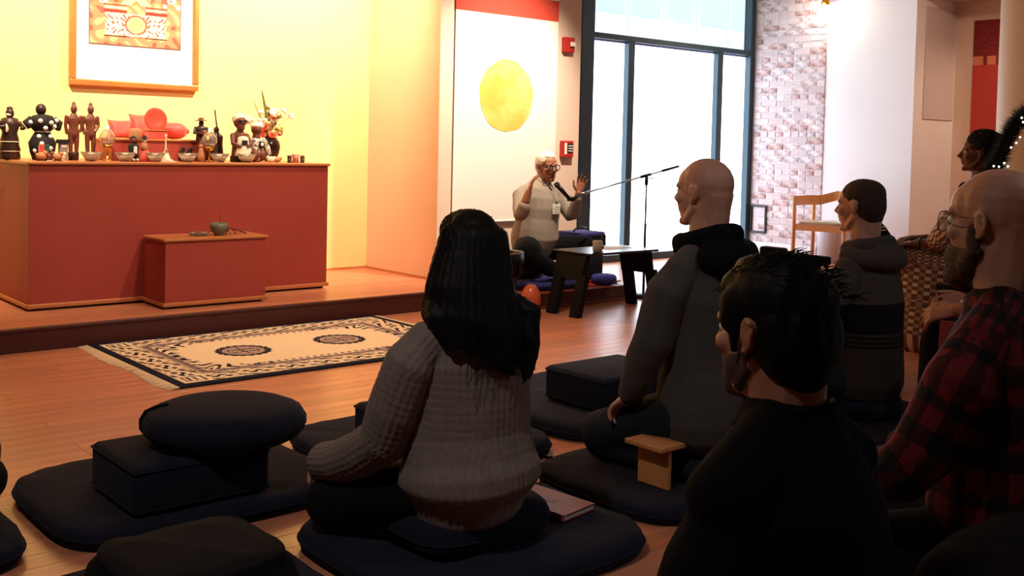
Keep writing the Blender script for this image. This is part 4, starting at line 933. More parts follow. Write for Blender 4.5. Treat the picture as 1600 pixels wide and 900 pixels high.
for k in range(14): b = 2 * PI * k / 14; ball(bm, (VX - .01 + .028 * math.cos(b), VY - .06, ZA + .205 + .02 * math.sin(b)), (.013, .008, .010), 8)
ball(bm, (VX - .01, VY - .065, ZA + .205), (.02, .01, .015), 8); obj('large_coral_blossom', bm, FM[0], t, True)
# right end small things
for x, y, s, nm, lb, m in ((3.64, 6.93, .024, 'shell_ornament', 'small pile of pale shells below the vase', CRM), (3.70, 6.95, .022, 'clay_animal', 'small tan clay animal below the vase', TER)):
    t, o_ = fig(nm, lb, x, y); balls('body', [(o_ + Vector((0, 0, s * .9)), (s * 1.4, s, s * .9)), (o_ + Vector((s, -s * .3, s * 1.3)), s * .6), (o_ + Vector((-s, 0, s * 1.5)), s * .55)], m, t)
t, o_ = fig('striped_drum_pair', 'pinkish cup ornament flanked by two dark coil stacks at the right end of the altar', 3.84, 6.93)
latheo('pink_cup', [(.026, 0), (.022, .03), (.030, .062), (.026, .06)], tuple(o_), mat('pink_clay', (.80, .50, .42), .6), t, 18)
for dx in (-.05, .055):
    for q in range(4): latheo('coil', [(.014, 0), (.018, .004), (.018, .009), (.014, .013)], tuple(o_ + Vector((dx, 0, q * .0135))), MDB if q % 2 else DKB, t, 14)
# ------------------------------------------------------------------ people
def skin(name, c): return mat(name, c, .5, var=.05, vs_=18, bump=.08, bs=150, spec=.4)
SK_F = skin('fair_skin', (.80, .58, .47)); SK_B = skin('ruddy_skin', (.76, .57, .48)); SK_O = skin('olive_skin', (.66, .45, .35))
SK_D = skin('deep_brown_skin', (.42, .27, .21)); SK_M = skin('medium_brown_skin', (.62, .40, .30))
EYW = mat('eye_white', (.9, .88, .85), .2); EYI = mat('dark_iris', (.10, .06, .04), .2)
HBK = mat('black_hair', (.035, .028, .03), .6, var=.2, vs_=50, bump=.2, bs=90, spec=.14, stretch=(1, 1, .15))
HGR = mat('silver_hair', (.90, .86, .80), .6, bump=.4, bs=80, stretch=(1, 1, .3)); HBZ = mat('cropped_brown_hair', (.20, .14, .11), .8, bump=.5, bs=400); HCU = mat('curly_black_hair', (.05, .04, .04), .9, bump=1, bs=120)
BRD = mat('grey_brown_beard', (.33, .25, .20), .85, bump=.8, bs=200, var=.25, vs_=60)
LIP = mat('lip', (.55, .30, .27), .5)
class Pz:
    """body frame: x right, y forward from the hips, z up from the floor"""
    def __init__(s, x, y, yaw): s.o = Vector((x, y, 0)); s.R = Matrix.Rotation(yaw, 4, 'Z')
    def __call__(s, x, y, z): return s.o + s.R @ Vector((x, y, z))
    def d(s, x, y, z): return (s.R @ Vector((x, y, z))).normalized()
def head_frame(c, yaw, pitch=0, roll=0, sc=1): return Matrix.Translation(c) @ Matrix.Rotation(yaw, 4, 'Z') @ Matrix.Rotation(pitch, 4, 'X') @ Matrix.Rotation(roll, 4, 'Y') @ Matrix.Scale(sc, 4)
class Hd:
    def __init__(s, m): s.m = m; s.s = m.to_scale().x; s.r = m.to_quaternion().to_matrix().to_4x4()
    def p(s, x, y, z): return s.m @ Vector((x, y, z))
    def e(s, c, r, rx=None): return ell(s.p(*c), tuple(q * s.s for q in r), s.r @ (rx or Matrix.Identity(4)))
    def l(s, pts, rs): return limb([s.p(*q) for q in pts], [r * s.s for r in rs], side=s.r @ Vector((1, 0, 0)))
def head_parts(h, jaw=1, nose=1, ears=True):
    P = [h.e((0, -.012, .032), (.075, .098, .086)), h.e((0, .030, .035), (.064, .064, .058)), h.e((0, .034, -.028), (.058, .058, .070)),
         h.e((0, .030, -.072), (.049 * jaw, .056, .042)), h.e((0, .076, -.100), (.021 * jaw, .017, .016)), h.l([(-.052 * jaw, -.005, -.045), (-.042 * jaw, .03, -.088), (0, .068, -.104)], [.016, .015, .013]), h.l([(.052 * jaw, -.005, -.045), (.042 * jaw, .03, -.088), (0, .068, -.104)], [.016, .015, .013]),
         h.e((-.038, .062, -.022), (.023, .022, .020)), h.e((.038, .062, -.022), (.023, .022, .020)),
         h.l([(-.046, .072, .020), (-.02, .088, .022), (0, .090, .020), (.02, .088, .022), (.046, .072, .020)], [.009, .011, .010, .011, .009]),
         h.l([(0, .090, .012), (0, .102, -.008), (0, .112 * nose + .001, -.026)], [.008, .0095, .0115]), h.e((-.012, .098, -.032), (.008, .011, .007)), h.e((.012, .098, -.032), (.008, .011, .007)),
         h.e((0, .090, -.048), (.022, .011, .008)), h.l([(-.021, .084, -.056), (0, .096, -.053), (.021, .084, -.056)], [.005, .0062, .005]), h.l([(-.018, .083, -.066), (0, .094, -.067), (.018, .083, -.066)], [.005, .0072, .005])]
    if ears:
        for s in (-1, 1):
            rx = Matrix.Rotation(-s * .35, 4, 'Z') @ Matrix.Rotation(-.15, 4, 'X')
            P.append(h.e((s * .0755, -.012, -.004), (.007, .015, .026), rx))
            rim = [(s * .076, .001, -.004), (s * .078, .000, .016), (s * .081, -.010, .025), (s * .084, -.022, .020), (s * .0835, -.025, .002), (s * .080, -.018, -.017), (s * .0765, -.007, -.029), (s * .075, .000, -.025)]
            P.append(h.l(rim, [.004, .0042, .0044, .0044, .0044, .0048, .0065, .0045]))
    return P
def eyes(h, t):
    for s in (-1, 1):
        bm = newbm(); ball(bm, h.p(s * .030, .076, .003), .0115 * h.s, 12); o = obj('eye', bm, EYW, t, True)
        bm = newbm(); ball(bm, h.p(s * .030, .0845, .003), .0048 * h.s, 8); obj('iris', bm, EYI, o, True)
def hand_parts(w, d, n, th, curl=.5, sc=1, spread=.12):
    """w wrist, d direction of the fingers, n back-of-hand normal, th thumb side; five separate bent fingers"""
    w = Vector(w); d = Vector(d).normalized(); n = Vector(n); n = (n - d * n.dot(d)).normalized(); t = Vector(th); t = (t - d * t.dot(d) - n * t.dot(n)).normalized()
    P = [loft([(w, .026 * sc, .019 * sc), (w + d * .035 * sc, .036 * sc, .016 * sc), (w + d * .080 * sc, .040 * sc, .012 * sc)], t)]
    for k, L_ in enumerate((.068, .078, .072, .056)):
        o = (.030 - .020 * k) * sc; b = w + d * (.082 - .004 * abs(k - 1)) * sc + t * o; q = (d + t * spread * (1.5 - k)).normalized(); pts = [b]; a = 0
        for f in (.45, .32, .25):
            a += curl * (1.0 if f == .45 else 1.1); v = q * math.cos(a) - n * math.sin(a); pts.append(pts[-1] + v * L_ * f * sc)
        P.append(limb(pts, [.0095 * sc, .0088 * sc, .0080 * sc, .0068 * sc]))
    b = w + d * .022 * sc + t * .026 * sc; q = (d * .62 + t * .75 - n * .25).normalized(); q2 = (d * .9 + t * .3 - n * .4 * curl).normalized()
    P.append(limb([b, b + q * .038 * sc, b + q * .038 * sc + q2 * .026 * sc, b + q * .038 * sc + q2 * .048 * sc], [.015 * sc, .0115 * sc, .0100 * sc, .008 * sc]))
    return P
def torso(p, st, tagn=1): return loft([(p(x, y, z), a, b) for (x, y, z, a, b) in st], p.d(1, 0, 0), 22, tagn)
def arm(p, pts, rs, tagn=2): return limb([p(*q) for q in pts], rs, tagn, side=p.d(0, 0, 1) if abs(pts[0][2] - pts[-1][2]) < .1 else p.d(1, 0, 0))
def shrink(parts, k):
    """body under the clothes: the same lofts, thinner"""
    out = []
    for q in parts:
        q = dict(q)
        if q['k'] == 'l': q['path'] = [(a, b * k, c * k) for a, b, c in q['path']]
        out.append(q)
    return out
def person(label, p, loc, h, sk, top, bottom, hands, top_m, bot_m, vox=.006, tv=.008, jaw=1, nose=1, neck=None, top_post=None, face_eyes=True, top_name='sweater', bottom_name='trousers', ears=True, bpost=None, trap=None):
    t = thing('person', label, 'person', loc)
    if trap:
        (zs_, zn_) = trap; top = top + [limb([p(-.17, -.01, zs_), p(-.05, -.015, zn_), p(.05, -.015, zn_), p(.17, -.01, zs_)], [.055, .05, .05, .055], 1)]
    nk = neck or [(h.p(0, -.028, -.145), .068), (h.p(0, -.024, -.085), .060), (h.p(0, -.022, -.04), .060)]
    P = head_parts(h, jaw, nose, ears) + [h.l([(0, -.046, -.00), (0, -.044, -.05), (0, -.040, -.13)], [.062, .056, .056])] + [limb([q[0] for q in nk], [q[1] * h.s for q in nk])] + shrink(top, .80) + shrink(bottom, .80)
    for hp in hands: P += hp
    solid('body', P, sk, t, vox, 2)
    if face_eyes: eyes(h, t)
    solid(top_name, top, top_m, t, tv, 3, top_post); solid(bottom_name, bottom, bot_m, t, .011, 3, bpost or fold_post(.004, 12, 4))
    return t
def cross_legs(p, zs, kL, kR, aL=(.10, .40, .09), aR=(-.10, .46, .085), r=(.098, .074, .060, .048)):
    return [loft([(p(0, -.01, zs + .075), .165, .125), (p(0, 0, zs + .16), .155, .115)], p.d(1, 0, 0), 20),
            arm(p, [(-.09, .02, zs + .085), kL], [r[0], r[1]]), arm(p, [kL, aL], [r[2], r[3]]),
            arm(p, [(.09, .02, zs + .085), kR], [r[0], r[1]]), arm(p, [kR, aR], [r[2], r[3]]),
            loft([(p(*aL), .045, .035), (p(aL[0] + .12, aL[1] - .03, aL[2] - .01), .042, .028)], (0, 0, 1)), loft([(p(*aR), .045, .035), (p(aR[0] - .12, aR[1] - .03, aR[2] - .01), .042, .028)], (0, 0, 1))]
# ---- woman with long black hair, seen from behind
p = Pz(1.895, 2.39, 0); h = Hd(head_frame(p(-.015, .0, .912), -.12, -.04, .06, .95))
KN = mat('grey_brown_knit', (.47, .42, .39), .95, bump=.5, bs=350, spec=.1, sheen=.05, var=.08, vs_=25)
BT = mat('black_leggings', (.05, .05, .055), .9, bump=.1, bs=60, spec=.15)
top = [torso(p, [(.0, -.02, .205, .180, .150), (0, -.02, .232, .198, .166), (0, -.022, .258, .216, .186), (0, -.02, .285, .214, .184), (0, -.015, .32, .200, .166), (0, -.005, .40, .188, .152), (0, -.01, .50, .186, .145), (0, -.015, .60, .190, .132), (0, -.01, .66, .172, .110), (0, .0, .712, .115, .088), (0, 0, .735, .068, .066)]),
       limb([p(0, .0, .73), p(0, .002, .775)], [.066, .062], 1), 
       arm(p, [(-.150, -.01, .665), (-.200, .0, .61), (-.228, .045, .47), (-.235, .085, .38), (-.250, .17, .325), (-.265, .26, .285), (-.275, .335, .268)], [.062, .074, .070, .066, .062, .060, .056]),
       arm(p, [(.150, .0, .655), (.195, .02, .60), (.225, .10, .45), (.235, .17, .40), (.26, .28, .31), (.28, .35, .27)], [.062, .070, .064, .062, .056, .05])]
top[1]['tag'] = 1
bot = cross_legs(p, .150, (-.275, .315, .150), (.30, .34, .150))
hands = [hand_parts(p(-.272, .33, .258), p.d(.3, 1, -.5), (0, 0, 1), p.d(1, 0, 0), .5, .92), hand_parts(p(.28, .36, .26), p.d(.1, 1, -.35), (0, 0, 1), p.d(-1, 0, 0), .5, .92)]
rib = wave_post((26, 11), .022, .0042)
t = person('person with long straight black hair in a ribbed grey-brown sweater, seen from behind', p, (1.895, 2.39, .165), h, SK_F, top, bot, hands, KN, BT, .006, .0055, top_post=both(fold_post(.007, 8, 3), rib), top_name='ribbed_sweater', face_eyes=True)
# hair: many overlapping falling locks joined into one mass
P = [h.e((0, -.018, .038), (.086, .108, .092)), h.e((0, -.045, -.02), (.088, .085, .11)), h.e((0, .01, .06), (.080, .09, .068))]
r2 = random.Random(21)
for k in range(26):
    a = PI * (1.02 + .96 * k / 25) + (0); x0, y0 = .078 * math.cos(a), -.02 + .085 * math.sin(a)
    u = k / 25; L_ = .44 + .04 * math.sin(k * 2.1)
    ex = p(-.150 + .26 * u, -.125 - .045 * math.sin(PI * u), 0); top_ = h.p(x0 * .9, y0, .05); mid = h.p(x0 * 1.42 - .012, y0 * 1.12 - .012, -.11)
    zb = .675 - .075 * min(1, u * 1.6)
    e = Vector((ex.x, ex.y, zb + r2.uniform(-.02, .02))); m2 = mid.lerp(e, .5) + Vector((0, -.014, 0))
    P.append(limb([top_, mid, m2, e], [.034, .034, .027, .010]))
for k in range(6):   # lock falling over the right shoulder
    P.append(limb([h.p(.075, -.02 - .008 * k, .0), h.p(.108, -.02, -.12), p(.125, -.07 - .012 * k, .74), p(.138 - .006 * k, -.120 - .006 * k, .65), p(.130 - .008 * k, -.135, .57 - .006 * k)], [.03, .032, .030, .024, .007]))
for k in range(4):
    P.append(limb([h.p(-.072, .0 - .012 * k, .0), h.p(-.100, .0 - .01 * k, -.11), p(-.135 - .012 * k, -.0 - .022 * k, .74), p(-.150, -.05 - .02 * k, .665)], [.03, .032, .030, .010]))
def hair_post(amp, K=46):
    def f(me, parts):
        n = len(me.vertices); co = np.empty(n * 3); me.vertices.foreach_get('co', co); co = co.reshape(-1, 3)
        a = np.arctan2(co[:, 1] - h.m.translation.y + .02, co[:, 0] - h.m.translation.x); z = co[:, 2]
        co += normals(me) * (amp * (np.sin(a * K + np.sin(z * 9) * 2) + .6 * np.sin(a * K * 2.3 + z * 6)))[:, None]; me.vertices.foreach_set('co', co.ravel()); me.update()
    return f
solid('long_black_hair', P, HBK, t, .0065, 3, hair_post(.0016))
bm = newbm()
for k in range(60):   # loose single strands
    a = PI * r2.uniform(1.0, 2.05); b0 = h.p(.094 * math.cos(a), -.03 + .095 * math.sin(a), -.08); e = p(r2.uniform(-.14, .10), -.175 + r2.uniform(-.01, .02), r2.uniform(.56, .64)); m_ = b0.lerp(e, .5) + Vector((r2.uniform(-.02, .02), -.03, 0))
    tube(bm, [b0, b0.lerp(m_, .5) + Vector((0, -.015, 0)), m_, m_.lerp(e, .5), e], .0009, 3)
o = obj('loose_strands', bm, HBK, t); o['kind'] = 'stuff'
# ---- kneeling bald man in a dark grey jacket
p = Pz(2.965, 2.39, .05); h = Hd(head_frame(p(-.005, .02, 1.066), .04, .03, 0, 1.06))
JK = mat('charcoal_fleece', (.30, .285, .27), .95, bump=.5, bs=250, spec=.1, var=.06, sheen=.03); JN = mat('dark_jeans', (.12, .14, .17), .9, bump=.3, bs=300, spec=.15)
top = [torso(p, [(0, -.01, .265, .185, .165), (0, -.01, .34, .185, .160), (0, -.005, .46, .172, .145), (0, -.005, .58, .180, .145), (0, -.01, .70, .192, .138), (0, -.01, .79, .172, .118), (0, 0, .85, .115, .095), (0, .0, .885, .075, .075)]),
       arm(p, [(-.155, -.01, .80), (-.205, .01, .735), (-.232, .05, .56), (-.235, .08, .50), (-.222, .13, .39), (-.212, .155, .355)], [.058, .070, .064, .060, .050, .042]),
       arm(p, [(.155, -.01, .80), (.205, .01, .735), (.240, .05, .56), (.245, .08, .50), (.235, .15, .39), (.228, .18, .355)], [.058, .068, .060, .056, .048, .042])]
def kneel(p, zs, kx=.13, ky=.37):
    P = [loft([(p(0, -.01, zs + .07), .170, .135), (p(0, 0, zs + .16), .165, .125)], p.d(1, 0, 0), 20)]
    for s in (-1, 1):
        P += [arm(p, [(s * .09, 0, zs + .08), (s * kx, ky, .155)], [.100, .080]), arm(p, [(s * kx, ky, .125), (s * .10, .12, .11), (s * .09, -.20, .10)], [.062, .050, .038]), loft([(p(s * .09, -.20, .095), .036, .032), (p(s * .085, -.34, .085), .042, .022)], (1, 0, 0))]
    return P
bot = kneel(p, .215)
hands = [hand_parts(p(-.210, .165, .345), p.d(.15, 1, -.75), p.d(-.1, .6, 1), p.d(1, 0, 0), .45, 1.0), hand_parts(p(.226, .19, .345), p.d(-.15, 1, -.75), p.d(.1, .6, 1), p.d(-1, 0, 0), .45, 1.0)]
t = person('kneeling bald person in a charcoal jacket with a black hood, on a wooden bench', p, (2.93, 2.41, .2), h, SK_B, top, bot, hands, JK, JN, .0055, .008, top_post=fold_post(.008, 9, 8), trap=(.80, .865), top_name='charcoal_jacket', bottom_name='dark_jeans')
P = [loft([(p(.098 * math.cos(a), .0 + .095 * math.sin(a), .900 - .022 * math.sin(a)), .042, .030) for a in [2 * PI * k / 18 for k in range(19)]], (0, 0, 1), 12), loft([(p(-.115, -.085, .850), .055, .045), (p(0, -.135, .835), .070, .055), (p(.115, -.085, .850), .055, .045)], (0, 0, 1)), ell(p(0, -.12, .80), (.10, .05, .06)),
     loft([(p(-.03, .095, .895), .03, .016), (p(-.065, .092, .885), .032, .016), (p(-.085, .07, .87), .030, .016)], (0, 0, 1))]
solid('black_hood', P, BLACKC, t, .007, 3, fold_post(.005, 18, 5))
for s in (-1, 1): tag(solid('cuff', [arm(p, [(s * .214, .142, .372), (s * .209, .162, .347)], [.047, .043])], BLACKC, t, .008, 2), None)
# ---- nearest man, dark hair, seen from behind at right
p = Pz(1.43, .985, .08); h = Hd(head_frame(p(.003, .03, .928), -.06, -.04, .04, .97))
BK = mat('black_jersey', (.035, .035, .045), .92, bump=.2, bs=120, spec=.12)
top = [torso(p, [(0, -.02, .17, .20, .165), (0, -.02, .30, .195, .155), (0, -.02, .45, .195, .150), (0, -.02, .58, .208, .145), (0, -.015, .67, .200, .128), (0, -.01, .735, .150, .100), (0, -.005, .79, .085, .080)]),
       arm(p, [(-.155, -.01, .665), (-.205, .0, .60), (-.235, .05, .44), (-.245, .08, .38), (-.20, .26, .29), (-.18, .32, .27)], [.060, .068, .060, .056, .046, .04]),
       arm(p, [(.155, -.01, .665), (.205, .0, .60), (.235, .05, .44), (.245, .08, .38), (.20, .26, .29), (.18, .32, .27)], [.060, .068, .060, .056, .046, .04])]
bot = cross_legs(p, .13, (-.33, .36, .13), (.33, .36, .13))
hands = [hand_parts(p(-.178, .33, .265), p.d(.2, 1, -.3), (0, 0, 1), p.d(1, 0, 0), .5), hand_parts(p(.178, .33, .265), p.d(-.2, 1, -.3), (0, 0, 1), p.d(-1, 0, 0), .5)]
top.append(limb([p(-.18, -.01, .70), p(-.06, -.015, .775), p(.06, -.015, .775), p(.18, -.01, .70)], [.06, .055, .055, .06], 1)); nk = [(p(0, -.01, .76), .070), (p(0, .0, .82), .064), (h.p(0, -.020, -.05), .062)]
t = person('dark-haired person in a plain black top, nearest the camera, seen from behind', p, (1.43, .985, .13), h, SK_O, top, bot, hands, BK, BT, .005, .008, jaw=1.02, neck=nk, top_post=fold_post(.006, 8, 12), top_name='black_top')
P = [h.e((0, -.012, .048), (.081, .104, .082)), h.e((0, -.050, .0), (.080, .068, .092)), h.e((0, -.064, -.050), (.060, .042, .05)), h.e((0, .040, .075), (.062, .052, .036)), h.e((.0, .01, .108), (.05, .06, .020)), h.e((-.068, .022, .035), (.016, .034, .042)), h.e((.068, .022, .035), (.016, .034, .042))]
for s in (-1, 1): P.append(h.l([(s * .073, .022, .01), (s * .071, .022, -.028)], [.010, .007]))
HB = solid('short_black_hair', P, HBK, t, .005, 2, fold_post(.003, 60, 2, (1, 1, .4)))
bm = newbm(); r2 = random.Random(31)
for k in range(420):
    u, v = r2.uniform(-1, 1), r2.uniform(-1, .95); x, y = .066 * u, -.012 + .10 * v; z = .056 + .080 * math.sqrt(max(.02, 1 - (x / .084) ** 2 - ((y + .012) / .108) ** 2)); q = h.p(x, y, z - .004); d = h.r.to_3x3() @ Vector((r2.uniform(-.4, .5), -.9 + r2.uniform(-.3, .3), .35 + r2.uniform(-.2, .3)))
    L_ = r2.uniform(.012, .034); tube(bm, [q, q + d.normalized() * L_ * .5, q + d.normalized() * L_ + Vector((0, 0, -.006))], [.0013, .0011, .0004], 3)
o = obj('hair_tufts', bm, HBK, t); o['kind'] = 'stuff'
solid('beard_stubble', [h.e((-.036, .028, -.058), (.026, .040, .036)), h.e((.036, .028, -.058), (.026, .040, .036)), h.e((0, .036, -.076), (.0515, .0575, .044)), h.e((0, .077, -.101), (.0225, .0185, .0175)), h.e((0, .083, -.052), (.024, .0175, .014)), h.l([(-.066, .006, -.015), (-.054, .0, -.055), (-.042, .03, -.088)], [.008, .0145, .0155]), h.l([(.066, .006, -.015), (.054, .0, -.055), (.042, .03, -.088)], [.008, .0145, .0155])], mat('dark_stubble', (.20, .13, .11), .8, bump=.4, bs=400), t, .005, 2)
tubeo('lanyard', [p(-.060, .055, .785), p(-.074, .02, .800), p(-.056, -.052, .822), p(0, -.078, .828), p(.056, -.052, .822), p(.074, .02, .800), p(.060, .055, .785)], .0065, BLACKC, t, 8)
# ---- hooded man with banded jacket
p = Pz(4.21, 2.52, .10); h = Hd(head_frame(p(.0, .03, .985), .05, .0, 0, 1.0))
BAND = bpy.data.materials.new('banded_jersey'); BAND.use_nodes = True; nt = BAND.node_tree; bs_ = nt.nodes['Principled BSDF']; bs_.inputs['Roughness'].default_value = .9; bs_.inputs['Specular IOR Level'].default_value = .1
tc = nt.nodes.new('ShaderNodeTexCoord'); sx = nt.nodes.new('ShaderNodeSeparateXYZ'); rp = nt.nodes.new('ShaderNodeValToRGB'); nt.links.new(tc.outputs['Object'], sx.inputs[0]); nt.links.new(sx.outputs[2], rp.inputs[0]); nt.links.new(rp.outputs[0], bs_.inputs[0])
rp.color_ramp.interpolation = 'CONSTANT'; cr = rp.color_ramp.elements; GY, BKc, OLV = (*lin((.30, .27, .25)), 1), (*lin((.10, .09, .09)), 1), (*lin((.23, .20, .175)), 1)
cr[0].position = 0; cr[0].color = OLV; cr[1].position = .575; cr[1].color = GY
for ps, c in ((.385, BKc), (.395, OLV), (.405, BKc), (.415, OLV), (.425, BKc), (.437, OLV), (.447, BKc)): e = cr.new(ps); e.color = c
top = [torso(p, [(0, -.02, .215, .180, .155), (0, -.02, .32, .178, .15), (0, -.02, .44, .176, .145), (0, -.02, .56, .186, .142), (0, -.01, .66, .190, .130), (0, -.01, .72, .165, .11), (0, 0, .775, .10, .09)]),
       arm(p, [(-.15, -.01, .72), (-.205, .0, .65), (-.232, .06, .48), (-.238, .09, .42), (-.20, .24, .35), (-.18, .30, .33)], [.058, .066, .058, .055, .046, .04]),
       arm(p, [(.15, -.01, .72), (.205, .0, .65), (.232, .06, .48), (.238, .09, .42), (.20, .24, .35), (.18, .30, .33)], [.058, .066, .058, .055, .046, .04])]
bot = cross_legs(p, .16, (-.33, .36, .14), (.33, .36, .14))
hands = [hand_parts(p(-.18, .31, .325), p.d(.3, 1, -.3), (0, 0, 1), p.d(1, 0, 0), .5), hand_parts(p(.18, .31, .325), p.d(-.3, 1, -.3), (0, 0, 1), p.d(-1, 0, 0), .5)]
t = person('person with cropped hair in a grey hoodie with a black band across the back', p, (4.21, 2.52, .17), h, SK_B, top, bot, hands, BAND, JN, .006, .008, top_post=fold_post(.008, 10, 15), trap=(.72, .785), top_name='banded_hoodie')
solid('lowered_hood', [loft([(p(.093 * math.cos(a), -.01 + .09 * math.sin(a), .812 - .022 * math.sin(a)), .034, .030) for a in [2 * PI * k / 18 for k in range(19)]], (0, 0, 1), 12), loft([(p(.155 * math.cos(a), -.02 + .115 * math.sin(a), .770 + .01 * math.sin(a)), .040, .036) for a in [PI * (.92 + 1.16 * k / 14) for k in range(15)]], (0, 0, 1), 14), ell(p(0, -.10, .785), (.115, .065, .050))], BAND, t, .007, 5, fold_post(.005, 16, 6))
solid('cropped_hair', [h.e((0, -.016, .046), (.0785, .100, .0775)), h.e((0, -.052, .005), (.0785, .064, .085)), h.e((0, -.062, -.04), (.060, .043, .045))], HBZ, t, .005, 2)
tag(mat_cushion('small dark cushion under the hooded man', 4.05, 4.38, 2.36, 2.68, z0=.067, z1=.165, m=NAVY, seed=21, group=None), None)
# ---- person half hidden behind the hooded man
p = Pz(5.05, 3.0, .1); h = Hd(head_frame(p(0, .03, .965), .1, 0, 0, .96))
top = [torso(p, [(0, -.02, .20, .18, .15), (0, -.02, .40, .18, .145), (0, -.02, .56, .195, .14), (0, -.01, .69, .19, .12), (0, -.01, .75, .155, .10), (0, 0, .80, .08, .08)]),
       arm(p, [(-.15, -.01, .69), (-.21, 0, .62), (-.235, .06, .45), (-.2, .24, .33), (-.18, .3, .31)], [.055, .064, .056, .046, .04]), arm(p, [(.15, -.01, .69), (.21, 0, .62), (.235, .06, .45), (.2, .24, .33), (.18, .3, .31)], [.055, .064, .056, .046, .04])]
t = person('person in a black sweater with a pale collar stripe, mostly hidden behind the hooded man', p, (5.06, 2.99, .15), h, SK_F, top, cross_legs(p, .14, (-.33, .36, .14), (.33, .36, .14)), [hand_parts(p(-.18, .31, .3), p.d(.3, 1, -.3), (0, 0, 1), p.d(1, 0, 0), .5), hand_parts(p(.18, .31, .3), p.d(-.3, 1, -.3), (0, 0, 1), p.d(-1, 0, 0), .5)], BK, BT, .007, .01, trap=(.735, .815), top_name='black_sweater')
solid('cropped_hair', [h.e((0, -.016, .046), (.0785, .100, .0775)), h.e((0, -.052, .005), (.0785, .064, .085))], HBZ, t, .006, 2)
for z, r in ((.822, .078), (.838, .075)): tubeo('collar_stripe', [p(r * math.cos(a), r * math.sin(a) - .003, z) for a in [2 * PI * k / 20 for k in range(20)]], .0035, CRM, t, 6, True)
# ---- bearded bald man in plaid at the right edge
p = Pz(2.41, 1.085, .10); h = Hd(head_frame(p(-.005, .03, 1.068), -.04, .02, 0, 1.06))
PL = pattern_mat('buffalo_plaid', (.05, .04, .045), (.21, .05, .06), (.40, .09, .10))
top = [torso(p, [(0, -.02, .27, .20, .17), (0, -.02, .38, .20, .17), (0, -.02, .52, .198, .165), (0, -.02, .66, .21, .158), (0, -.015, .76, .215, .14), (0, -.01, .82, .175, .115), (0, 0, .87, .10, .09)]),
       arm(p, [(-.165, -.01, .80), (-.225, .01, .73), (-.262, .07, .58), (-.27, .11, .53), (-.22, .27, .46), (-.20, .31, .45)], [.065, .078, .070, .066, .054, .048]),
       arm(p, [(.165, -.01, .80), (.225, .01, .73), (.262, .07, .58), (.27, .11, .53), (.22, .27, .46), (.20, .31, .45)], [.065, .078, .070, .066, .054, .048])]
bot = [loft([(p(0, -.01, .335), .18, .15), (p(0, 0, .42), .17, .135)], p.d(1, 0, 0), 20)]
for s in (-1, 1): bot += [arm(p, [(s * .1, 0, .345), (s * .17, .40, .25)], [.105, .078]), arm(p, [(s * .17, .40, .22), (s * .12, .30, .10), (s * .1, .0, .08)], [.065, .052, .04]), loft([(p(s * .1, 0, .075), .038, .03), (p(s * .1, -.14, .065), .042, .024)], (1, 0, 0))]
hands = [hand_parts(p(-.195, .32, .44), p.d(.2, 1, -.6), p.d(0, .6, 1), p.d(1, 0, 0), .4), hand_parts(p(.195, .32, .44), p.d(-.2, 1, -.6), p.d(0, .6, 1), p.d(-1, 0, 0), .4)]
nk = [(p(0, -.005, .85), .072), (p(0, .0, .92), .066), (h.p(0, -.015, -.05), .062)]
t = person('bald bearded person with thin metal glasses in a red and black plaid shirt', p, (2.41, 1.085, .25), h, SK_B, top, bot, hands, PL, BT, .005, .007, jaw=1.05, neck=nk, top_post=both(wave_post((12, 6), .088, 0), fold_post(.006, 9, 22)), trap=(.82, .885), top_name='plaid_shirt')
solid('shirt_collar', [loft([(p(.082 * math.cos(a), .0 + .082 * math.sin(a), .885 - .010 * math.sin(a)), .026, .010) for a in [2 * PI * k / 18 for k in range(19)]], (0, 0, 1), 12, 1)], PL, t, .006, 1, wave_post((6, 6), .088, 0))
P = [h.e((0, .040, -.086), (.060, .064, .050)), h.e((0, .074, -.118), (.034, .030, .034)), h.e((0, .088, -.047), (.028, .016, .009)), h.l([(-.068, .010, -.010), (-.060, .006, -.055), (-.045, .035, -.092)], [.011, .020, .022]), h.l([(.068, .010, -.010), (.060, .006, -.055), (.045, .035, -.092)], [.011, .020, .022])]
solid('full_beard', P, BRD, t, .005, 1, fold_post(.0025, 110, 4))
def round_glasses(h, t, rx, rz, r, m, lens=True, y=.101, dx=.033):
    for s in (-1, 1):
        pts = []
        for k in range(24):
            a = 2 * PI * k / 24; e = .75; pts.append(h.p(s * dx + rx * math.copysign(abs(math.cos(a)) ** e, math.cos(a)), y - .10 * abs(s * dx + rx * math.cos(a)) * .8 - 0, -.004 + rz * math.copysign(abs(math.sin(a)) ** e, math.sin(a))))
        f = tubeo('glasses_rim', pts, r * h.s, m, t, 8, True)
        if lens:
            bm = newbm(); bm.faces.new([bm.verts.new(q) for q in pts]); g = obj('lens', bm, GLASS, f); so = g.modifiers.new('s', 'SOLIDIFY'); so.thickness = .0015
        tubeo('temple_arm', [h.p(s * (dx + rx), y - .012, .008), h.p(s * .078, .06, .012), h.p(s * .083, -.004, .012), h.p(s * .083, -.020, -.004)], r * .9 * h.s, m, t, 6)
    tubeo('bridge', [h.p(-dx + rx, y - .001, .006), h.p(0, y + .003, .010), h.p(dx - rx, y - .001, .006)], r * h.s, m, t, 6)
round_glasses(h, t, .025, .022, .0016, STEEL)
t2 = thing('block_cushion', 'dark block cushions stacked under the plaid-shirted man', 'cushion', (2.41, 1.08, .06), 'firm block cushions')
bm = newbm(); box(bm, 2.20, 2.62, .90, 1.24, .002, .135, .02, 3); obj('lower_cushion', bm, BLACKC, t2, True); bm = newbm(); box(bm, 2.21, 2.61, .91, 1.23, .137, .262, .02, 3); obj('upper_cushion', bm, BLACKC, t2, True)
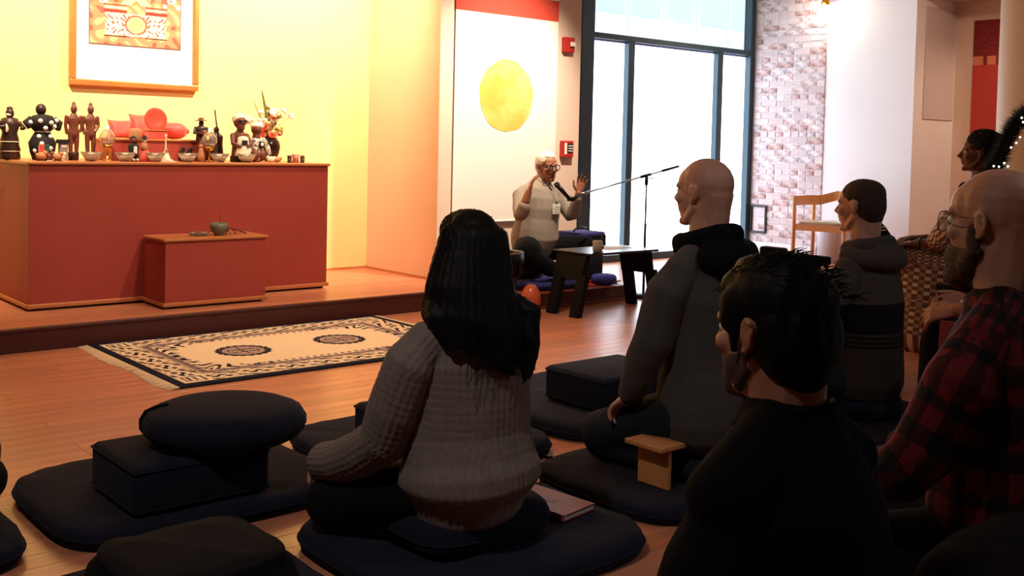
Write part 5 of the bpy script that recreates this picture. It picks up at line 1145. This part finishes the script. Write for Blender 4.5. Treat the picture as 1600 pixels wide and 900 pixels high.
# dark cushion in the bottom right corner
t2 = thing('round_cushion', 'dark rounded cushion in the bottom right corner', 'cushion', (1.9, .62, .0), 'round cushions')
bm, ol = cushion_bm(1.62, 2.10, .50, .92, .40, .55, rad=.14, seed=31); obj('cushion_body', bm, BLACKC, t2, True)
bm = newbm(); box(bm, 1.66, 2.06, .54, .88, .002, .395, .03, 3); obj('cushion_support', bm, BLACKC, t2, True)
# ---- woman in patterned wrap on a chair
p = Pz(6.42, 3.05, .42); h = Hd(head_frame(p(-.01, .04, 1.235), .50, .04, 0, .98))
WR = pattern_mat('woven_wrap', (.80, .70, .60), (.42, .30, .25), (.62, .50, .43))
wrap_top = [torso(p, [(0, .0, .50, .20, .18), (0, .02, .60, .20, .19), (0, .04, .74, .20, .185), (0, .03, .86, .20, .17), (0, .0, .95, .195, .14), (0, -.005, 1.0, .15, .11), (0, 0, 1.04, .09, .085)]),
       arm(p, [(-.15, 0, .96), (-.205, .07, .92), (-.235, .15, .80), (-.235, .19, .74), (-.20, .24, .69)], [.075, .095, .090, .080, .066]), arm(p, [(.15, 0, .96), (.205, .02, .90), (.225, .05, .76), (.22, .10, .71), (.16, .24, .69)], [.06, .075, .072, .068, .062]),
       ]
bot = [loft([(p(0, -.01, .53), .19, .15), (p(0, .0, .62), .17, .13)], p.d(1, 0, 0), 20, 1), loft([(p(0, .05, .56), .19, .10), (p(0, .40, .575), .20, .095), (p(0, .48, .53), .20, .09)], p.d(1, 0, 0), 20, 1), loft([(p(0, .25, .53), .205, .285), (p(0, .26, .30), .22, .30), (p(0, .27, .11), .235, .31)], p.d(1, 0, 0), 28, 1)]
arms_ = [arm(p, [(-.20, .20, .68), (-.17, .36, .675)], [.034, .026]), arm(p, [(.16, .24, .69), (.06, .40, .68)], [.034, .026])]
hands = [arms_, hand_parts(p(-.17, .36, .675), p.d(.35, 1, -.15), (0, 0, 1), p.d(1, 0, 0), .6), hand_parts(p(.06, .40, .69), p.d(-.8, .8, -.1), (0, 0, 1), p.d(.2, 1, 0), .6)]
t = person('person with short curly black hair in a patterned wrap, sitting on a chair', p, (6.42, 3.05, .46), h, SK_D, wrap_top, bot, hands, WR, WR, .006, .008, top_post=both(wave_post((30, 14), .05, 0), fold_post(.008, 10, 33)), bpost=both(wave_post((26, 14), .045, 0), fold_post(.007, 9, 34)), top_name='patterned_wrap', bottom_name='patterned_skirt')
solid('dark_scarf', [loft([(p(.078 * math.cos(a), .0 + .08 * math.sin(a), 1.055 - .02 * math.sin(a)), .035, .022) for a in [2 * PI * k / 18 for k in range(19)]], (0, 0, 1), 12), loft([(p(-.03, .10, 1.03), .05, .03), (p(-.16, .10, .93), .045, .03), (p(-.19, .13, .80), .04, .03)], (0, 1, 0))], BLACKC, t, .008, 2, fold_post(.006, 25, 7))
solid('curly_hair', [h.e((0, -.036, .058), (.092, .110, .092)), h.e((0, -.075, .01), (.088, .078, .095)), h.e((0, -.02, .09), (.08, .08, .06)), h.e((0, -.07, -.04), (.065, .05, .04))], HCU, t, .006, 1, fold_post(.008, 90, 8, (1, 1, 1)))
tubeo('wristband', [p(-.172 + .031 * math.cos(a), .345, .676 + .031 * math.sin(a)) for a in [2 * PI * k / 16 for k in range(16)]], .006, BLKM, t, 6, True)
ch = thing('side_chair', 'dark chair under the person in the patterned wrap', 'chair', (6.42, 3.05, 0))
def pb(nm, x0, x1, y0, y1, z0, z1):
    bm = newbm(); box(bm, x0, x1, y0, y1, z0, z1, .008, 2)
    for v in bm.verts: v.co = p(*v.co)
    obj(nm, bm, BLKW, ch)
pb('seat', -.22, .22, -.2, .24, .40, .44); pb('backrest', -.2, .2, -.27, -.235, .55, .85)
for x in (-.2, .2):
    pb('leg', x - .02, x + .02, .19, .23, .002, .40); pb('leg', x - .02, x + .02, -.27, -.23, .002, .86)
# ---- hands of someone seated beyond the plaid man
p = Pz(4.12, 1.62, .25); h = Hd(head_frame(p(.02, .03, 1.23), .2, 0, 0, .98))
top = [torso(p, [(0, -.02, .50, .18, .15), (0, -.02, .74, .18, .145), (0, -.01, .86, .195, .14), (0, -.01, .95, .185, .12), (0, 0, 1.03, .08, .08)]), arm(p, [(-.15, 0, .95), (-.20, .02, .86), (-.22, .06, .72)], [.055, .06, .052]), arm(p, [(.15, 0, .95), (.20, .02, .86), (.21, .06, .72)], [.055, .06, .052])]
bot = [loft([(p(0, -.01, .53), .17, .13), (p(0, .0, .60), .16, .12)], p.d(1, 0, 0), 20)]
for s in (-1, 1): bot += [arm(p, [(s * .09, 0, .52), (s * .11, .44, .52)], [.085, .065]), arm(p, [(s * .11, .44, .50), (s * .11, .46, .09)], [.06, .045]), loft([(p(s * .11, .44, .05), .04, .035), (p(s * .11, .60, .04), .042, .025)], (1, 0, 0))]
fa = [arm(p, [(-.22, .07, .71), (-.235, .20, .665), (-.205, .355, .640)], [.044, .036, .027]), arm(p, [(.21, .06, .72), (.06, .25, .675), (-.06, .335, .655)], [.044, .034, .027])]
hands = [fa, hand_parts(p(-.205, .355, .640), p.d(-.05, 1, -.25), p.d(-.6, -.2, 1), p.d(1, 0, .5), .42, 1.05, .2), hand_parts(p(-.06, .335, .665), p.d(-1, .6, .0), p.d(-.3, -.6, 1), p.d(.2, 1, .3), .45, 1.05, .2)]
t = person('person with a wristwatch beyond the plaid-shirted man, only resting hands in view', p, (4.12, 1.62, .46), h, SK_M, top, bot, hands, BK, BT, .0055, .01, top_name='dark_top')
wt = tubeo('watch_strap', [p(-.213 + .031 * math.cos(a), .315, .647 + .030 * math.sin(a)) for a in [2 * PI * k / 16 for k in range(16)]], .007, BLKM, t, 6, True)
bm = newbm(); lathe(bm, [(.016, 0), (.018, .004), (.016, .008)], tuple(p(-.222, .315, .674))); obj('watch_face', bm, STEEL, wt, True)
tg = thing('maroon_folder', 'maroon folder standing on the lap below the resting hands', 'folder', p(-.16, .33, .59)); 
bm = newbm(); box(bm, -.24, -.225, .25, .40, .40, .60, .003)
for v in bm.verts: v.co = p(*v.co)
obj('folder_cover', bm, RB, tg)
ch = thing('side_chair', 'dark chair beyond the plaid-shirted man, under the person with the wristwatch', 'chair', (4.12, 1.62, 0))
pb('seat', -.22, .22, -.2, .24, .39, .425)
for x in (-.2, .2):
    for y in (-.19, .19): pb('leg', x - .02, x + .02, y - .02, y + .02, .002, .39)
pb('backrest', -.2, .2, -.24, -.205, .43, .85)
# ---- person at the left edge, only a hand and knee in view
p = Pz(.52, 3.16, 0); h = Hd(head_frame(p(0, .03, .92), 0, 0, 0, .98))
top = [torso(p, [(0, -.02, .20, .18, .15), (0, -.02, .45, .175, .14), (0, -.01, .60, .19, .13), (0, -.01, .66, .17, .11), (0, 0, .73, .075, .075)]), arm(p, [(-.15, 0, .66), (-.2, .02, .6), (-.24, .08, .42), (-.28, .26, .30)], [.055, .062, .052, .038]), arm(p, [(.15, 0, .66), (.2, .02, .6), (.27, .06, .42), (.33, .20, .30)], [.055, .062, .052, .038])]
t = person('person at the left edge, only a hand resting on a black-clad knee in view', p, (.52, 3.16, .15), h, SK_F, top, cross_legs(p, .15, (-.34, .34, .15), (.34, .29, .17)), [hand_parts(p(-.28, .28, .28), p.d(0, 1, -.3), (0, 0, 1), p.d(1, 0, 0), .4), hand_parts(p(.335, .22, .29), p.d(.25, 1, -.25), (0, 0, 1), p.d(-1, 0, 0), .6)], BK, BT, .006, .01, top_name='black_top')
tag(mat_cushion('small dark cushion under the person at the left edge', .36, .68, 3.00, 3.30, z0=.067, z1=.16, m=NAVY, seed=23, group=None), None)
tag(mat_cushion('small dark cushion under the nearest black-clad person', 1.26, 1.60, .82, 1.14, z0=.002, z1=.135, m=NAVY, seed=24, group=None), None)
tag(mat_cushion('small dark cushion under the person behind the hooded man', 4.9, 5.22, 2.83, 3.13, z0=.002, z1=.145, m=NAVY, seed=25, group=None), None)
solid('short_dark_hair', [h.e((0, -.014, .046), (.080, .103, .080)), h.e((0, -.052, .005), (.079, .066, .085)), h.e((0, -.062, -.04), (.060, .043, .045))], HBK, bpy.data.objects['person.008'], .006, 2)
# ---- the speaker
p = Pz(5.63, 6.29, PI + .04); h = Hd(head_frame(p(-.055, .07, 1.055), PI - .18, -.02, .03, 1.0))
SW = mat('cream_grey_sweater', (.60, .55, .50), .9, bump=.3, bs=250, spec=.15)
top = [torso(p, [(0, .0, .44, .195, .170), (0, .01, .50, .205, .178), (0, .015, .56, .195, .165), (-.01, .02, .64, .185, .150), (-.015, .02, .72, .190, .155), (-.02, .02, .80, .190, .140), (-.03, .02, .87, .165, .112), (-.045, .03, .92, .10, .08), (-.05, .04, .955, .062, .060)]),
       arm(p, [(.125, .01, .865), (.185, .02, .825), (.265, .10, .735), (.310, .16, .69), (.322, .19, .705), (.322, .215, .76)], [.052, .058, .056, .054, .052, .044]),
       arm(p, [(-.175, .01, .865), (-.235, .03, .82), (-.255, .10, .72), (-.26, .15, .665), (-.255, .18, .68), (-.235, .235, .78), (-.228, .250, .81)], [.056, .064, .058, .054, .052, .042, .038])]
bot = [loft([(p(0, -.01, .38), .19, .15), (p(0, 0, .47), .185, .150)], p.d(1, 0, 0), 20),
       arm(p, [(.09, .02, .40), (.36, .30, .42)], [.115, .090]), arm(p, [(.36, .30, .40), (.16, .36, .28), (-.02, .30, .24)], [.078, .062, .05]), arm(p, [(.30, .20, .38), (.32, .26, .28)], [.10, .08]),
       arm(p, [(-.09, .02, .40), (-.30, .29, .43)], [.11, .080]), arm(p, [(-.30, .29, .41), (-.12, .38, .28), (.05, .34, .24)], [.07, .056, .048])]
wr = [arm(p, [(.325, .19, .72), (.318, .225, .80), (.305, .245, .875)], [.040, .034, .025]), arm(p, [(-.228, .25, .81), (-.220, .265, .855)], [.030, .025])]
hands = [wr, hand_parts(p(.305, .245, .875), p.d(-.30, .1, 1), p.d(.8, -.5, 0), p.d(-.5, -.8, 0), .28, .95, .16), hand_parts(p(-.220, .265, .855), p.d(-.25, .12, 1), p.d(-.6, -.7, 0), p.d(.9, -.1, 0), .22, .95, .16)]
nk = [(p(-.05, .035, .925), .055), (p(-.052, .045, .965), .052), (h.p(0, -.012, -.05), .051)]
t = person('silver-haired speaker in a cream-grey sweater and black glasses, both hands raised', p, (5.63, 6.29, .31), h, SK_M, top, bot, hands, SW, BT, .0048, .007, neck=nk, top_post=fold_post(.006, 12, 41), top_name='cream_sweater', jaw=1.05)
solid('silver_hair', [h.e((0, -.020, .047), (.080, .102, .080)), h.e((0, -.05, .01), (.0785, .066, .08)), h.e((0, .03, .082), (.055, .05, .028)), h.e((0, -.06, -.03), (.058, .046, .05))], HGR, t, .005, 2, fold_post(.002, 70, 3))
solid('mock_collar', [loft([(p(-.052, .04, .945), .060, .058), (p(-.054, .045, .975), .057, .055)], p.d(1, 0, 0), 20)], SW, t, .006, 2)
round_glasses(h, t, .027, .020, .0032, BLKM)
tubeo('mouth_line', [h.p(-.018, .092, -.060), h.p(0, .0995, -.0595), h.p(.018, .092, -.060)], .0022, LIP, t, 6)
tubeo('lanyard', [p(-.02, .095, .955), p(-.04, .165, .87), p(-.05, .182, .78), p(-.06, .165, .87), p(-.085, .095, .955)], .0022, mat('grey_cord', (.75, .72, .7), .7), t, 6)
bm = newbm(); box(bm, -.095, -.010, .186, .190, .685, .765, .002)
for v in bm.verts: v.co = p(*v.co)
nt_ = obj('name_badge', bm, PAPER, t)
for q in range(4):
    bm = newbm(); box(bm, -.085, -.022 - .012 * (q % 2), .1902, .1910, .698 + q * .014, .701 + q * .014)
    for v in bm.verts: v.co = p(*v.co)
    obj('printed_line', bm, mat('print_grey', (.5, .45, .45), .8) if q == 0 else bpy.data.materials['print_grey'], nt_)
bm = newbm(); box(bm, -.060, -.045, .187, .192, .765, .785, .002)
for v in bm.verts: v.co = p(*v.co)
obj('badge_clip', bm, BLKM, t)
